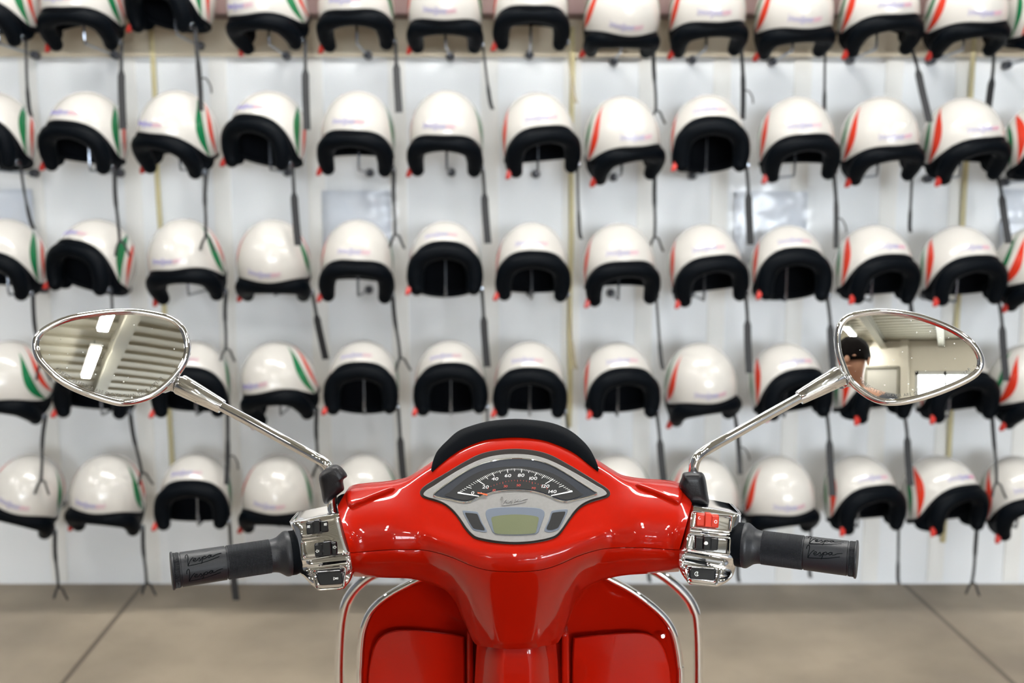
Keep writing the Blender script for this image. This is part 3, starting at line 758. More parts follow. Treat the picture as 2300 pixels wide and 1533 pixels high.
def put(mb, s, x, y, h, **k):
    px = sqrt((Q(x+1, y)-Q(x, y)).length_squared); py = (Q(x, y-1)-Q(x, y)).length
    add_text(mb, s, lambda u, v, w_: Q(x+u, y-v, .0032+w_*.00015), h, **k)
for s, x, y in (('0', 706, 903), ('20', 832, 845), ('40', 925, 765), ('60', 1053, 733), ('80', 1182, 730), ('100', 1302, 760), ('120', 1423, 837), ('140', 1492, 890)):
    put(mk, s, *c1(x, y), 6.9, stretch=1.55, shear=.2, gap=.07)
put(mk, 'km/h', *c1(778, 906), 3.6, stretch=1.0, shear=.2, gap=.04)
obj('dial_numbers', mk, M['print'], ip, flat=True, label='white speed scale')
for s, x, y in (('10', 918, 877), ('30', 1030, 838), ('50', 1158, 828), ('70', 1305, 857)):
    put(red, s, *c1(x, y), 4.9, stretch=1.45, shear=.2, gap=.06)
for k in range(0, 21):
    t = k/20; x = 860+t*(1440-860); y = 872-95*sin(pi*(.08+.84*t)); h = 20 if k % 5 == 0 else 9
    cxp, cyp = c1(x, y); 
    red.prism([Q(cxp-.4, cyp, .0031), Q(cxp+.4, cyp, .0031), Q(cxp+.4, cyp+h/4.4, .0031), Q(cxp-.4, cyp+h/4.4, .0031)], CN*.0003)
obj('dial_mph_scale', red, M['redprint'], ip, flat=True, label='red inner scale')
a, b = c1(755, 902), c1(852, 926)
obj('needle', MB().prism([Q(a[0], a[1]-.5, .0040), Q(a[0], a[1]+.8, .0040), Q(b[0], b[1]+1.4, .0040), Q(b[0], b[1]-2.0, .0040)], CN*.0006), M['needle'], ip, label='orange needle')
m = MB(); o = c1(1120, 980)
add_script(m, lambda u, v: Q(o[0]+u, o[1]-v-u*.03, .0026), 62, 19, .00075)
obj('badge_script', m, M['silver'], ip, angle=60, label='raised silver script badge')
def ring_frame(name, pts, r, mt, h): return obj(name, MB().tube([Q(x, y, h) for x, y in cr(pts, 5, True)], r, 8, closed=True), mt, ip)
LF = [c1(*p) for p in ((835, 1115), (850, 1070), (910, 1052), (1010, 1045), (1130, 1043), (1260, 1046), (1360, 1056), (1408, 1080), (1415, 1120), (1395, 1180), (1370, 1250), (1345, 1300), (1250, 1316), (1130, 1320), (1000, 1316), (915, 1300), (885, 1250), (855, 1180))]
slab('screen_surround', LF, .001, .0030, M['lcdframe'], ip, 4, .0004)
LC = [c1(*p) for p in ((893, 1150), (930, 1134), (1010, 1122), (1130, 1116), (1250, 1122), (1330, 1134), (1358, 1152), (1350, 1200), (1335, 1270), (1320, 1298), (1250, 1308), (1130, 1312), (1000, 1310), (935, 1302), (915, 1270), (900, 1200))]
slab('screen', LC, .001, .0034, M['lcd'], ip, 3, label='grey-green blank display')
for pts in (((608, 1085), (640, 1078), (740, 1088), (765, 1105), (800, 1190), (848, 1275), (835, 1290), (790, 1285), (720, 1272), (690, 1240), (650, 1170)),
            ((1645, 1075), (1610, 1065), (1510, 1075), (1480, 1092), (1455, 1175), (1415, 1262), (1425, 1285), (1475, 1290), (1545, 1268), (1570, 1240), (1610, 1160))):
    q = [c1(*p) for p in pts]; slab('warning_light_surround', q, .001, .0029, M['lcdframe'], ip, 3, .0003)
    cx_ = sum(p[0] for p in q)/len(q); cy_ = sum(p[1] for p in q)/len(q)
    slab('warning_light_panel', shift(q, cx_, cy_, .80, .80), .002, .0033, M['dial'], ip, 3)

# ---- switch housings
def housing(rows, Y0, lab):
    """rows: (xL,yL,xR,yR,depth)"""
    e = empty('switch_housing', tuple(P((rows[0][0]+rows[0][2])/2, (rows[0][1]+rows[-1][1])/2, Y0)), label=lab, parent=scooter)
    ss = [0, .015, .04, .08, .2, .35, .5, .65, .8, .92, .96, .985, 1]; dd = [.014, .006, .0018, 0, 0, 0, 0, 0, 0, 0, .0018, .006, .014]
    rs = cr(rows, 4); g = []
    def fy(py): return Y0+(1250-py)*.00022
    def row(r, extra=0):
        return [P(r[0]+(r[2]-r[0])*s, r[1]+(r[3]-r[1])*s, fy(r[1])+r[4]+d+extra) for s, d in zip(ss, dd)]
    f = row(rs[0], .004); l = row(rs[-1], .004)
    g.append([p+V((0, .040, -.002)) for p in f]); g.append([p+V((0, .012, .0)) for p in f]); g += [row(r) for r in rs]
    g.append([p+V((0, .010, 0)) for p in l]); g.append([p+V((0, .034, .004)) for p in l])
    gg = [[V((r[0].x, Y0+.05, r[0].z))]+r+[V((r[-1].x, Y0+.05, r[-1].z))] for r in g]
    m = MB().grid(gg)
    back = [V(p)+V((0, .006, 0)) for p in gg[0]]
    obj('casing', m, M['chrome'], e, angle=55)
    return e, fy
def rrect(c0, c1_, c2, c3, r=.18, n=4):
    """rounded quad (image px)"""
    P4 = [c0, c1_, c2, c3]; out = []
    for i in range(4):
        p = V(P4[i]); a = V(P4[i-1]); b = V(P4[(i+1) % 4]); rr = r*min((a-p).length, (b-p).length)
        s = p+(a-p).normalized()*rr; t = p+(b-p).normalized()*rr
        for k in range(n+1):
            u = k/n; out.append(tuple((1-u)**2*s+2*u*(1-u)*p+u*u*t))
    return out
def plate(name, pts, Yf, off, th, mt, par, bevel=.0008, label=None):
    fr = [P(x, y, Yf(y)+off) for x, y in pts]; return obj(name, MB().prism(fr, (0, th, 0)), mt, par, bevel=bevel, angle=30, label=label)
def wire(name, pts, Yf, off, r, mt, par, closed=True, label=None):
    return obj(name, MB().tube([P(x, y, Yf(y)+off) for x, y in pts], r, 8, closed=closed), mt, par, label=label)
def stroke(mb, pts, Yf, off, r=.00035, closed=False):
    mb.tube([P(x, y, Yf(y)+off) for x, y in pts], r, 5, closed=closed)
def c2(x, y): return 360+x/4.381, 1000+y/4.381
def c3(x, y): return 1440+x/4.381, 1000+y/4.381
HY = 1.028
hl, fy = housing([(650, 1171, 768, 1147, .006), (653, 1178, 771, 1153, 0), (662, 1212, 781, 1192, 0), (667, 1244, 795, 1232, 0), (669, 1256, 801, 1242, .002), (671, 1270, 802, 1254, .010), (673, 1286, 801, 1268, .011),
                  (684, 1296, 797, 1280, .001), (697, 1311, 788, 1303, -.002), (713, 1324, 774, 1321, .003)], HY, 'chrome switch housing with black switches')
for q in (((1372, 752), (1782, 702), (1788, 832), (1392, 888)), ((1388, 945), (1802, 906), (1818, 1062), (1402, 1132))):
    q = [c2(*p) for p in q]
    wire('panel_rim', rrect(*q, r=.15), fy, -.0006, .0012, M['chrome'], hl)
obj('ridge', MB().tube([P(*c2(1395, 915), fy(1209)), P(*c2(1600, 890), fy(1204)), P(*c2(1800, 868), fy(1200))], [.0015, .0022, .0015], 10), M['chrome'], hl)
def rocker(quad, cf, par, mt, knob, Yf, off=0.0):
    """three-piece rocker: base, two side tiles, raised middle"""
    q = [cf(*p) for p in quad]
    s = plate('switch', rrect(*q, r=.15), Yf, -.0035+off, .006, mt, par, .0008)
    def sub(u0, u1, v0, v1):
        def L(u, v):
            a = V(q[0]).lerp(V(q[1]), u); b = V(q[3]).lerp(V(q[2]), u); return tuple(a.lerp(b, v))
        return [L(u0, v0), L(u1, v0), L(u1, v1), L(u0, v1)]
    k0, k1 = knob
    plate('switch_slider', rrect(*sub(k0, k1, -.04, .98), r=.12), Yf, -.0075+off, .006, mt, s, .0012)
    plate('switch_tile', rrect(*sub(.03, k0-.03, .1, .92), r=.15), Yf, -.0045+off, .004, mt, s, .0006)
    plate('switch_tile', rrect(*sub(k1+.03, .97, .1, .92), r=.15), Yf, -.0045+off, .004, mt, s, .0006)
    return s
s = rocker(((1432, 752), (1655, 728), (1660, 850), (1440, 882)), c2, hl, M['black'], (.34, .60), fy)
m = MB()
for (x, y) in ((1462, 797), (1627, 775)):
    stroke(m, [c2(x+a, y+b) for a, b in ((-2, -10), (6, -12), (10, 0), (6, 12), (-2, 12))], fy, -.0048, closed=True)
    for d in (-8, 0, 8): stroke(m, [c2(x-16, y+d+2), c2(x-6, y+d)], fy, -.0048)
obj('symbol', m, M['print'], s)
s = rocker(((1512, 965), (1738, 942), (1745, 1070), (1522, 1102)), c2, hl, M['black'], (.38, .72), fy)
m = MB()
stroke(m, [c2(*p) for p in ((1700, 995), (1715, 993), (1715, 985), (1732, 1000), (1716, 1015), (1716, 1007), (1701, 1008))], fy, -.0048, closed=True)
stroke(m, [c2(*p) for p in ((1560, 1030), (1545, 1032), (1545, 1024), (1530, 1040), (1546, 1053), (1546, 1046), (1560, 1044))], fy, -.0048, closed=True)
obj('symbol', m, M['print'], s)
fyl = fy
def c2r(a): return [c2(*p) for p in a]
wire('panel_rim', rrect(*c2r(((1490, 1228), (1830, 1195), (1800, 1400), (1545, 1418))), r=.2), fyl, -.0035, .0014, M['chrome'], hl)
s = plate('horn_button', rrect(*c2r(((1515, 1245), (1795, 1225), (1800, 1370), (1560, 1385))), r=.25), fyl, -.0065, .010, M['black'], hl, .002, 'black horn button')
m = MB(); stroke(m, [c2(*p) for p in ((1706, 1295), (1706, 1322), (1722, 1312), (1750, 1312), (1750, 1300), (1722, 1304))], fyl, -.0069, closed=True)
obj('symbol', m, M['print'], s)

hr, fy = housing([(1552, 1130, 1664, 1152, .006), (1549, 1137, 1665, 1160, 0), (1540, 1180, 1660, 1200, 0), (1529, 1224, 1656, 1248, 0), (1519, 1236, 1654, 1260, .002), (1515, 1248, 1652, 1273, .010), (1517, 1262, 1648, 1288, .011),
                  (1524, 1276, 1642, 1298, .001), (1534, 1294, 1630, 1308, -.002), (1548, 1310, 1612, 1317, .003)], HY, 'chrome switch housing with red and black switches')
for q in (((500, 648), (900, 690), (882, 845), (478, 800)), ((460, 868), (878, 910), (868, 1075), (440, 1020))):
    wire('panel_rim', rrect(*[c3(*p) for p in q], r=.15), fy, -.0006, .0012, M['chrome'], hr)
obj('ridge', MB().tube([P(*c3(480, 830), fy(1189)), P(*c3(870, 870), fy(1198))], [.002, .002], 10), M['chrome'], hr)
s = rocker(((545, 662), (770, 688), (762, 815), (540, 792)), c3, hr, M['redswitch'], (.40, .66), fy)
s['label'] = 'red engine cut-off switch'
m = MB(); stroke(m, [c3(575+12*cos(t*.7), 712+12*sin(t*.7)) for t in range(1, 8)], fy, -.0048)
stroke(m, [c3(735+14*cos(t*.7), 750+14*sin(t*.7)) for t in range(1, 9)], fy, -.0048, closed=True); obj('symbol', m, M['print'], s)
s = rocker(((530, 890), (765, 905), (755, 1035), (525, 1025)), c3, hr, M['black'], (.38, .66), fy)
p = c3(638, 963); obj('light_dot', MB().ball(P(p[0], p[1], fy(p[1])-.0076), (.0022, .0008, .0022)), M['print'], s)
fyl = fy
wire('panel_rim', rrect(*[c3(*p) for p in ((440, 1180), (780, 1215), (740, 1375), (460, 1350))], r=.2), fyl, -.0035, .0014, M['chrome'], hr)
s = plate('starter_button', rrect(*[c3(*p) for p in ((478, 1195), (745, 1212), (738, 1338), (470, 1318))], r=.25), fyl, -.0065, .010, M['black'], hr, .002, 'black starter button')
m = MB(); stroke(m, [c3(548+20*cos(t*.55), 1262+20*sin(t*.55)) for t in range(1, 11)], fyl, -.0069)
stroke(m, [c3(*p) for p in ((548, 1245), (560, 1258), (545, 1262), (556, 1275))], fyl, -.0069); obj('symbol', m, M['print'], s)

# ---- grips
def grip(pa, Ya, pb, Yb, flip, lab):
    A = P(*pa, Ya); B = P(*pb, Yb); L = (B-A).length; T = (B-A)/L
    u0 = V((0, 0, 1)); u0 = (u0-T*u0.dot(T)).normalized(); b0 = T.cross(u0); n = 240
    e = empty('handlebar_grip', tuple((A+B)/2), label=lab, parent=scooter)
    prof = [(0, .0205), (.012, .0232), (.03, .0240), (.055, .0236), (.085, .0212), (.115, .0188), (.15, .0176), (.175, .0173)]
    prof = cr(prof, 4)
    rings = [[A+T*L*t+(u0*cos(2*pi*k/n)+b0*sin(2*pi*k/n))*r for k in range(n)] for t, r in prof]
    M_ = 102
    for i in range(M_+1):
        t = .18+.36*i/M_
        rings.append([A+T*L*t+(u0*cos(2*pi*k/n)+b0*sin(2*pi*k/n))*(  .0172+(.0006 if (i % 3 and k % 3) else 0)) for k in range(n)])
    for t, r in ((.545, .0172), (.548, .0163), (.553, .0163), (.556, .0176), (.70, .0177), (.918, .0178), (.920, .0168), (.926, .0168), (.928, .0178), (.934, .0178), (.936, .0172)):
        rings.append([A+T*L*t+(u0*cos(2*pi*k/n)+b0*sin(2*pi*k/n))*r for k in range(n)])
    for t, rr in ((.938, 1), (.955, 1), (.956, 0), (.958, 0), (.959, 1), (.974, 1)):
        rings.append([A+T*L*t+(u0*cos(2*pi*k/n)+b0*sin(2*pi*k/n))*(.0172+(.0008 if (rr and k % 3) else 0)) for k in range(n)])
    for t, r in ((.976, .0178), (.980, .0192), (.990, .0196), (.997, .0192), (1.0, .0180), (1.001, .012)):
        rings.append([A+T*L*t+(u0*cos(2*pi*k/n)+b0*sin(2*pi*k/n))*r for k in range(n)])
    obj('grip_sleeve', MB().loft(rings), M['rubber'], e, angle=24)
    m = MB(); toc = (CAM-(A+B)/2).normalized(); ang0 = atan2(toc.dot(b0), toc.dot(u0)); sg = 1 if flip else -1
    sdir = 1 if T.x > 0 else -1; vdir = -1 if b0.dot(toc) > 0 else 1
    for da in ((.52, -.42) if not flip else (.98, .12)):
        def pl(u, v, da=da):
            ang = ang0+vdir*(-1)*0
            a_ = da*vs+ang0+vs*v/.0178
            return A+T*(L*.735+sdir*u)+(u0*cos(a_)+b0*sin(a_))*.0177
        # direction of rising v : towards world up
        up1 = (u0*cos(ang0+.3)+b0*sin(ang0+.3)).z; vs = 1 if up1 > (u0*cos(ang0)+b0*sin(ang0)).z else -1
        add_script(m, pl, .036, .0135, .00042)
    obj('grip_script', m, M['visor'], e, angle=60, label='embossed black script')
    obj('grip_collar', MB().lathe(A-T*.010, A+T*.004, [(0, .0215), (.5, .0235), (1, .0235)], 32), M['visor'], e)
grip((654, 1241), 1.050, (384, 1282), 1.005, False, 'black rubber left grip'); grip((1667, 1223), 1.050, (1926, 1256), 1.005, True, 'black rubber throttle grip')

# ---- mirrors
def mirror(outl, cpx, Yc, az_, el_, stem, side, lab, words):
    c = P(*cpx, Yc); a = radians(az_); e_ = radians(el_); r = V((sin(a)*cos(e_), -cos(a)*cos(e_), sin(e_)))
    d = ray(*cpx).normalized(); n = (r-d).normalized(); R = 1.2
    e = empty('mirror', tuple(c), label=lab, parent=scooter)
    q = cr(outl, 5, True); mid = (sum(x for x, _ in q)/len(q), sum(y for _, y in q)/len(q))
    rim = [PP(x, y, c, n) for x, y in q]; cen = PP(*mid, c, n)
    def dome(p, h=0):
        v = p-c; dd = v.length_squared; return p-n*(dd/(2*R))+n*h
    rm = [cen+(p-cen)*.972 for p in rim]
    rimo = obj('mirror_rim', MB().tube([dome(p, -.001) for p in rm], .0040, 12, closed=True), M['chrome'], e)
    rings = []
    for s in (.001, .1, .2, .3, .4, .5, .6, .7, .8, .88, .94): rings.append([dome(cen+(p-cen)*s) for p in rim])
    obj('mirror_glass', MB().loft(rings, True, False), M['mirror'], e, angle=80, label='reflecting mirror glass')
    rings = []
    for s, h in ((.985, -.003), (.97, -.010), (.88, -.020), (.70, -.028), (.4, -.034), (.05, -.036)): rings.append([dome(cen+(p-cen)*s, h) for p in rim])
    obj('mirror_shell', MB().loft(rings, False, True), M['chrome'], e, angle=60)
    # warning text along the lower edge of the glass
    m = MB(); path, i0, txt = words
    pp = cr(path, 12); seg = [0]
    for i in range(1, len(pp)): seg.append(seg[-1]+sqrt((pp[i][0]-pp[i-1][0])**2+(pp[i][1]-pp[i-1][1])**2))
    def at(s):
        for i in range(1, len(pp)):
            if s <= seg[i] or i == len(pp)-1:
                t = (s-seg[i-1])/(seg[i]-seg[i-1]); dx = (pp[i][0]-pp[i-1][0])/(seg[i]-seg[i-1]); dy = (pp[i][1]-pp[i-1][1])/(seg[i]-seg[i-1])
                return pp[i-1][0]+dx*t*(seg[i]-seg[i-1]), pp[i-1][1]+dy*t*(seg[i]-seg[i-1]), dx, dy
    def pl(u, v, w_):
        x, y, dx, dy = at(seg[-1]/2+u); p = PP(x+dy*v, y-dx*v, c, n); return dome(p, .0002+w_*.00002)
    add_text(m, txt, pl, 7.0, stretch=.95, gap=.16)
    obj('mirror_lettering', m, mat('etched_letters', (.12, .11, .09), .5), e, flat=True, label='etched grey warning text')
    # stem
    neck0, neck1, cone0, cone1, pts, boot, top, bot_, stub = stem
    YS = Yc+.010
    j = PP(*neck0, c-n*.022, n)
    n1 = P(*neck1, YS+.006)
    obj('mirror_neck', MB().tube([j-(n1-j)*.3, j, j.lerp(n1, .4), j.lerp(n1, .75), n1], [.012, .0125, .0085, .0085, .0105], 16), M['chrome'], e)
    a0 = P(*cone0, YS); a1 = P(*cone1, YS-.004)
    obj('mirror_socket', MB().lathe(a0, a1, [(-.02, .0095), (0, .0113), (.03, .0118), (.5, .0102), (.97, .0083), (1.0, .0078)], 24), M['chrome'], e)
    q = cr([tuple(P(x, y, Yv)) for x, y, Yv in pts], 6)
    obj('mirror_stem', MB().tube(q, .0056, 14), M['chrome'], e)
    b = MB().loft([[P(x+(xc-x)*k, y+(yc-y)*k, Yb_) for x, y in cr(boot, 4, True)] for (k, Yb_, xc, yc) in
                  [(.6, bot_-.0205, top[0], top[1]), (.35, bot_-.0195, top[0], top[1]), (.18, bot_-.017, top[0], top[1]), (.07, bot_-.013, top[0], top[1]), (.015, bot_-.008, top[0], top[1]), (0, bot_-.003, top[0], top[1]), (0, bot_+.008, top[0], top[1]), (.1, bot_+.016, top[0], top[1]), (.35, bot_+.02, top[0], top[1])]])
    obj('mirror_boot', b, M['boot'], e, angle=70, label='black rubber boot')
    obj('mirror_base', MB().lathe(P(*stub[0], bot_), P(*stub[1], bot_), [(0, .0055), (1, .0055)], 16), M['chrome'], e)
    return e
ML = [(74, 770), (80, 752), (102, 733), (154, 711), (229, 699), (295, 696), (343, 701), (386, 712), (412, 732), (423, 758), (425, 791), (409, 828), (376, 866), (337, 892), (285, 906), (246, 901), (180, 879), (131, 853), (92, 817), (78, 794)]
MR = [(1877, 760), (1880, 738), (1888, 722), (1903, 709), (1938, 700), (1987, 697), (2041, 703), (2093, 717), (2147, 740), (2183, 765), (2204, 793), (2209, 818), (2196, 841), (2157, 863), (2099, 886), (2041, 902), (1996, 906), (1961, 897), (1929, 876), (1903, 850), (1890, 821), (1880, 790)]
mirror(ML, (250, 800), 1.12, 12, 36, ((372, 858), (404, 865), (403, 862), (499, 913), [(480, 903, 1.126), (560, 945, 1.116), (640, 989, 1.104), (700, 1022, 1.092), (725, 1036, 1.082), (738, 1050, 1.08), (743, 1075, 1.08), (745, 1110, 1.078)],
       [(716, 1072), (722, 1060), (740, 1046), (757, 1043), (770, 1052), (780, 1068), (771, 1078), (773, 1098), (765, 1106), (750, 1118), (735, 1131), (726, 1126), (721, 1100)], (747, 1085), 1.075, ((745, 1110), (746, 1148))),
       -1, 'chrome mirror on the left', ([(128, 828), (170, 855), (225, 878), (280, 888), (325, 878), (362, 848)], 0, 'OBJECTS IN MIRROR ARE CLOSER THAN THEY APPEAR'))
mirror(MR, (2040, 800), 1.12, -6, 14, ((1926, 852), (1890, 852), (1888, 843), (1795, 893), [(1815, 882, 1.126), (1730, 929, 1.116), (1650, 974, 1.104), (1590, 1008, 1.092), (1569, 1023, 1.082), (1560, 1040, 1.08), (1557, 1062, 1.08), (1557, 1100, 1.078)],
       [(1531, 1072), (1534, 1062), (1545, 1059), (1565, 1059), (1577, 1061), (1584, 1072), (1589, 1102), (1592, 1131), (1570, 1131), (1547, 1128), (1534, 1108), (1525, 1090)], (1556, 1095), 1.075, ((1560, 1110), (1562, 1140))),
       1, 'chrome mirror on the right', ([(1930, 850), (1960, 873), (2000, 886), (2050, 884), (2110, 866), (2160, 843), (2185, 820)], 0, 'OBJECTS IN MIRROR ARE CLOSER THAN THEY APPEAR'))
for (x, y) in ((775, 1108), (1540, 1108)):   # black gasket beside the mirror base
    obj('bracket_seal', MB().lathe(P(x-4, y+5, 1.085), P(x+2, y+28, 1.075), [(0, .004), (.2, .008), (.8, .009), (1, .006)], 12), M['boot'], scooter)

# ---- column cover, leg shield, chrome trims
def ext(p, dz, dy=0): return p+V((0, dy, dz))
m = MB(); rows = []
for (py, xl, xr, Yc, dp) in ((1440, 1074, 1248, 1.105, .05), (1462, 1070, 1250, 1.100, .05), (1480, 1069, 1252, 1.099, .05), (1533, 1066, 1254, 1.098, .05)):
    r = []
    for k in range(25):
        t = k/24; x = xl+(xr-xl)*t; a = abs(2*t-1)
        r.append(P(x, py, Yc+(.0 if a < .35 else .05*((a-.35)/.65)**1.6)))
    rows.append(r)
b = rows[-1]
for dz, dy in ((-.12, -.01), (-.3, -.03), (-.42, -.08)): rows.append([p+V((0, dy, dz)) for p in b])
rows = [[r[0]+V((0, .12, 0))]+r+[r[-1]+V((0, .12, 0))] for r in rows]
obj('column_cover', MB().grid(rows), M['red'], scooter, angle=40, label='red steering column cover')
TRL = [(1000, 1275), (955, 1296), (935, 1303), (876, 1334), (837, 1367), (818, 1406), (811, 1449), (809, 1490), (808, 1533)]
TRR = [(1320, 1270), (1352, 1290), (1368, 1299), (1424, 1330), (1480, 1374), (1508, 1410), (1520, 1449), (1526, 1490), (1529, 1533)]
LY = 1.25
def path3(t, Y, low):
    q = [P(x, y, Y) for x, y in t]
    return q+[ext(q[-1], dz, dy) for dz, dy in low]
low = [(-.15, -.0), (-.30, -.02), (-.40, -.07)]
full = path3(TRL, LY, low)[::-1]+[P(1156, 1252, LY)]+path3(TRR, LY, low)
fp = [V(p) for p in cr([tuple(p) for p in full], 6)]
# shield body : front skin behind the trim
rings = []
cen = V((0, LY, .78))
for s, dy in ((1.0, .012), (1.0, .0), (.965, .004), (.93, .012), (.6, .016), (.02, .016)):
    rings.append([V((cen.x+(p.x-cen.x)*s, p.y+dy, cen.z+(p.z-cen.z)*s)) for p in fp])
back = [[V((cen.x+(p.x-cen.x)*s, p.y+dy, cen.z+(p.z-cen.z)*s)) for p in fp] for s, dy in ((.9, .05), (.6, .10), (.02, .13))][::-1]
obj('leg_shield', MB().loft(back+rings[::-1][::-1][::-1] if False else rings+back, False, False), M['red'], scooter, angle=45, label='red leg shield')
obj('shield_trim', MB().tube(fp, .0048, 12), M['chrome'], scooter, angle=60, label='chrome edge trim of the leg shield')
# raised glovebox panels on each side of the column
def box_panel(pts):
    q = cr(pts, 3, True); n = len(q); cx_ = sum(p[0] for p in q)/n; cy_ = sum(p[1] for p in q)/n
    def ring(s, Y): return [P(cx_+(x-cx_)*s, cy_+(y-cy_)*s, Y) for x, y in q]
    return MB().loft([ring(1.0, LY+.03), ring(1.0, LY+.002), ring(.985, LY-.004), ring(.955, LY-.006), ring(.5, LY-.007), ring(.02, LY-.007)])
obj('storage_panel', box_panel([(826, 1640), (826, 1533), (834, 1470), (846, 1438), (868, 1420), (905, 1413), (970, 1417), (1036, 1427), (1044, 1440), (1046, 1533), (1046, 1640)]), M['red'], scooter, angle=45)
obj('storage_panel', box_panel([(1508, 1640), (1508, 1533), (1500, 1478), (1487, 1445), (1466, 1426), (1430, 1419), (1360, 1423), (1296, 1430), (1286, 1440), (1284, 1533), (1284, 1640)]), M['red'], scooter, angle=45)
for (x0, x1) in ((1049, 1062), (1262, 1278)):
    m = MB().prism([P(x0, 1418, LY-.012), P(x1, 1424, LY-.012), P(x1+2, 1560, LY-.012), P(x0, 1560, LY-.012)], (0, .03, 0))
    obj('column_ridge', m, M['red'], scooter, bevel=.003)
p = P(1488, 1427, LY-.003)
obj('screw', MB().lathe(p, p+V((0, -.004, .001)), [(0, .0035), (.5, .0035), (1, .002)], 12).box(p+V((0, -.0042, .001)), (.004, .0006, .0008)), M['chrome'], scooter, label='small chrome screw')
# crash bars
for t in ([(1010, 1262), (930, 1262), (870, 1276), (818, 1302), (785, 1338), (771, 1380), (765, 1440), (763, 1533)], [(1300, 1262), (1390, 1262), (1440, 1270), (1486, 1290), (1530, 1325), (1556, 1362), (1566, 1410), (1568, 1533)]):
    q = [P(x, y, 1.36) for x, y in t]; q += [ext(q[-1], dz, dy) for dz, dy in ((-.12, 0), (-.25, -.02), (-.34, -.07), (-.38, -.12))]
    sx = 1 if t[0][0] > 1156 else -1
    q.append(q[-1]+V((-sx*.10, .0, -.01)))
    q = [V(p) for p in cr([tuple(p) for p in q], 6)]
    obj('crash_bar', MB().tube(q, .0070, 14), M['chrome'], scooter, angle=60, label='chrome crash bar tube')

# ---- rest of the machine, below and behind the frame
fw = V((0, 1.47, .24)); rw = V((0, .13, .24))
for c, lb in ((fw, 'front_wheel'), (rw, 'rear_wheel')):
    wme = empty(lb, tuple(c), parent=scooter)
    prof = [(.16, -.035), (.20, -.052), (.225, -.045), (.238, -.02), (.24, 0), (.238, .02), (.225, .045), (.20, .052), (.16, .035)]
    obj('tyre', MB().grid([[c+V((x, r*cos(2*pi*k/40), r*sin(2*pi*k/40))) for k in range(40)] for r, x in prof], cu=True), M['tyre'], wme)
    obj('rim', MB().grid([[c+V((x, r*cos(2*pi*k/40), r*sin(2*pi*k/40))) for k in range(40)] for r, x in ((.165, -.04), (.15, -.03), (.05, -.025), (.03, -.05), (.03, .05), (.05, .025), (.15, .03), (.165, .04))], cu=True), M['chrome'], wme)
rings = []
for i in range(13):
    a = pi*(.02+.96*i/12); r = .285; y = fw.y-r*cos(a)*1.05; z = fw.z+r*sin(a); wd = .055+.055*sin(a)
    rings.append([V((wd*cos(t), y+.0*cos(t), z+.035*sin(t)*sin(a)+.0)) for t in [pi*k/10 for k in range(11)]])
obj('front_fender', MB().grid(rings), M['red'], scooter, solid=.004)
obj('front_fork', MB().tube([(.06, 1.47, .24), (.06, 1.42, .38), (0, 1.36, .52), (0, 1.30, .70), (0, 1.22, .92)], .02, 12), M['chrome'], scooter)
obj('front_panel', MB().loft([[V((wd*cos(t), 1.275+dp*abs(sin(t))*(1 if sin(t) > 0 else 0), z)) for t in [2*pi*k/24 for k in range(24)]] for z, wd, dp in ((.42, .13, .06), (.6, .185, .09), (.8, .17, .09), (.93, .10, .06))]), M['red'], scooter)
obj('floorboard', MB().prism([V((x, y, .27)) for x, y in ((-.2, 1.18), (.2, 1.18), (.2, .70), (.15, .62), (-.15, .62), (-.2, .70))], (0, 0, .05)), M['red'], scooter, bevel=.01)
ax = [(.66, .10, .30, .66), (.60, .14, .28, .72), (.45, .19, .26, .74), (.2, .235, .28, .74), (0, .22, .34, .74), (-.15, .15, .44, .74), (-.22, .06, .52, .72)]
def sec(y, wd, z0, z1, n=28):
    return [V((wd*(abs(cos(t))**.7)*(1 if cos(t) > 0 else -1), y, (z0+z1)/2+(z1-z0)/2*(abs(sin(t))**.7)*(1 if sin(t) > 0 else -1))) for t in [2*pi*k/n+.001 for k in range(n)]]
obj('rear_body', MB().loft([sec(*a) for a in ax]), M['red'], scooter, angle=60)
obj('seat', MB().loft([sec(*a) for a in ((.66, .06, .72, .76), (.60, .10, .72, .785), (.40, .135, .735, .80), (.15, .14, .74, .81), (-.05, .12, .74, .815), (-.14, .06, .74, .79))]), M['seatm'], scooter, angle=60)
obj('kickstand', MB().tube([(-.12, .55, .28), (-.15, .45, .012), (-.15, .40, .012)], .011, 8).tube([(.12, .55, .28), (.15, .45, .012), (.15, .40, .012)], .011, 8), M['steel'], scooter)

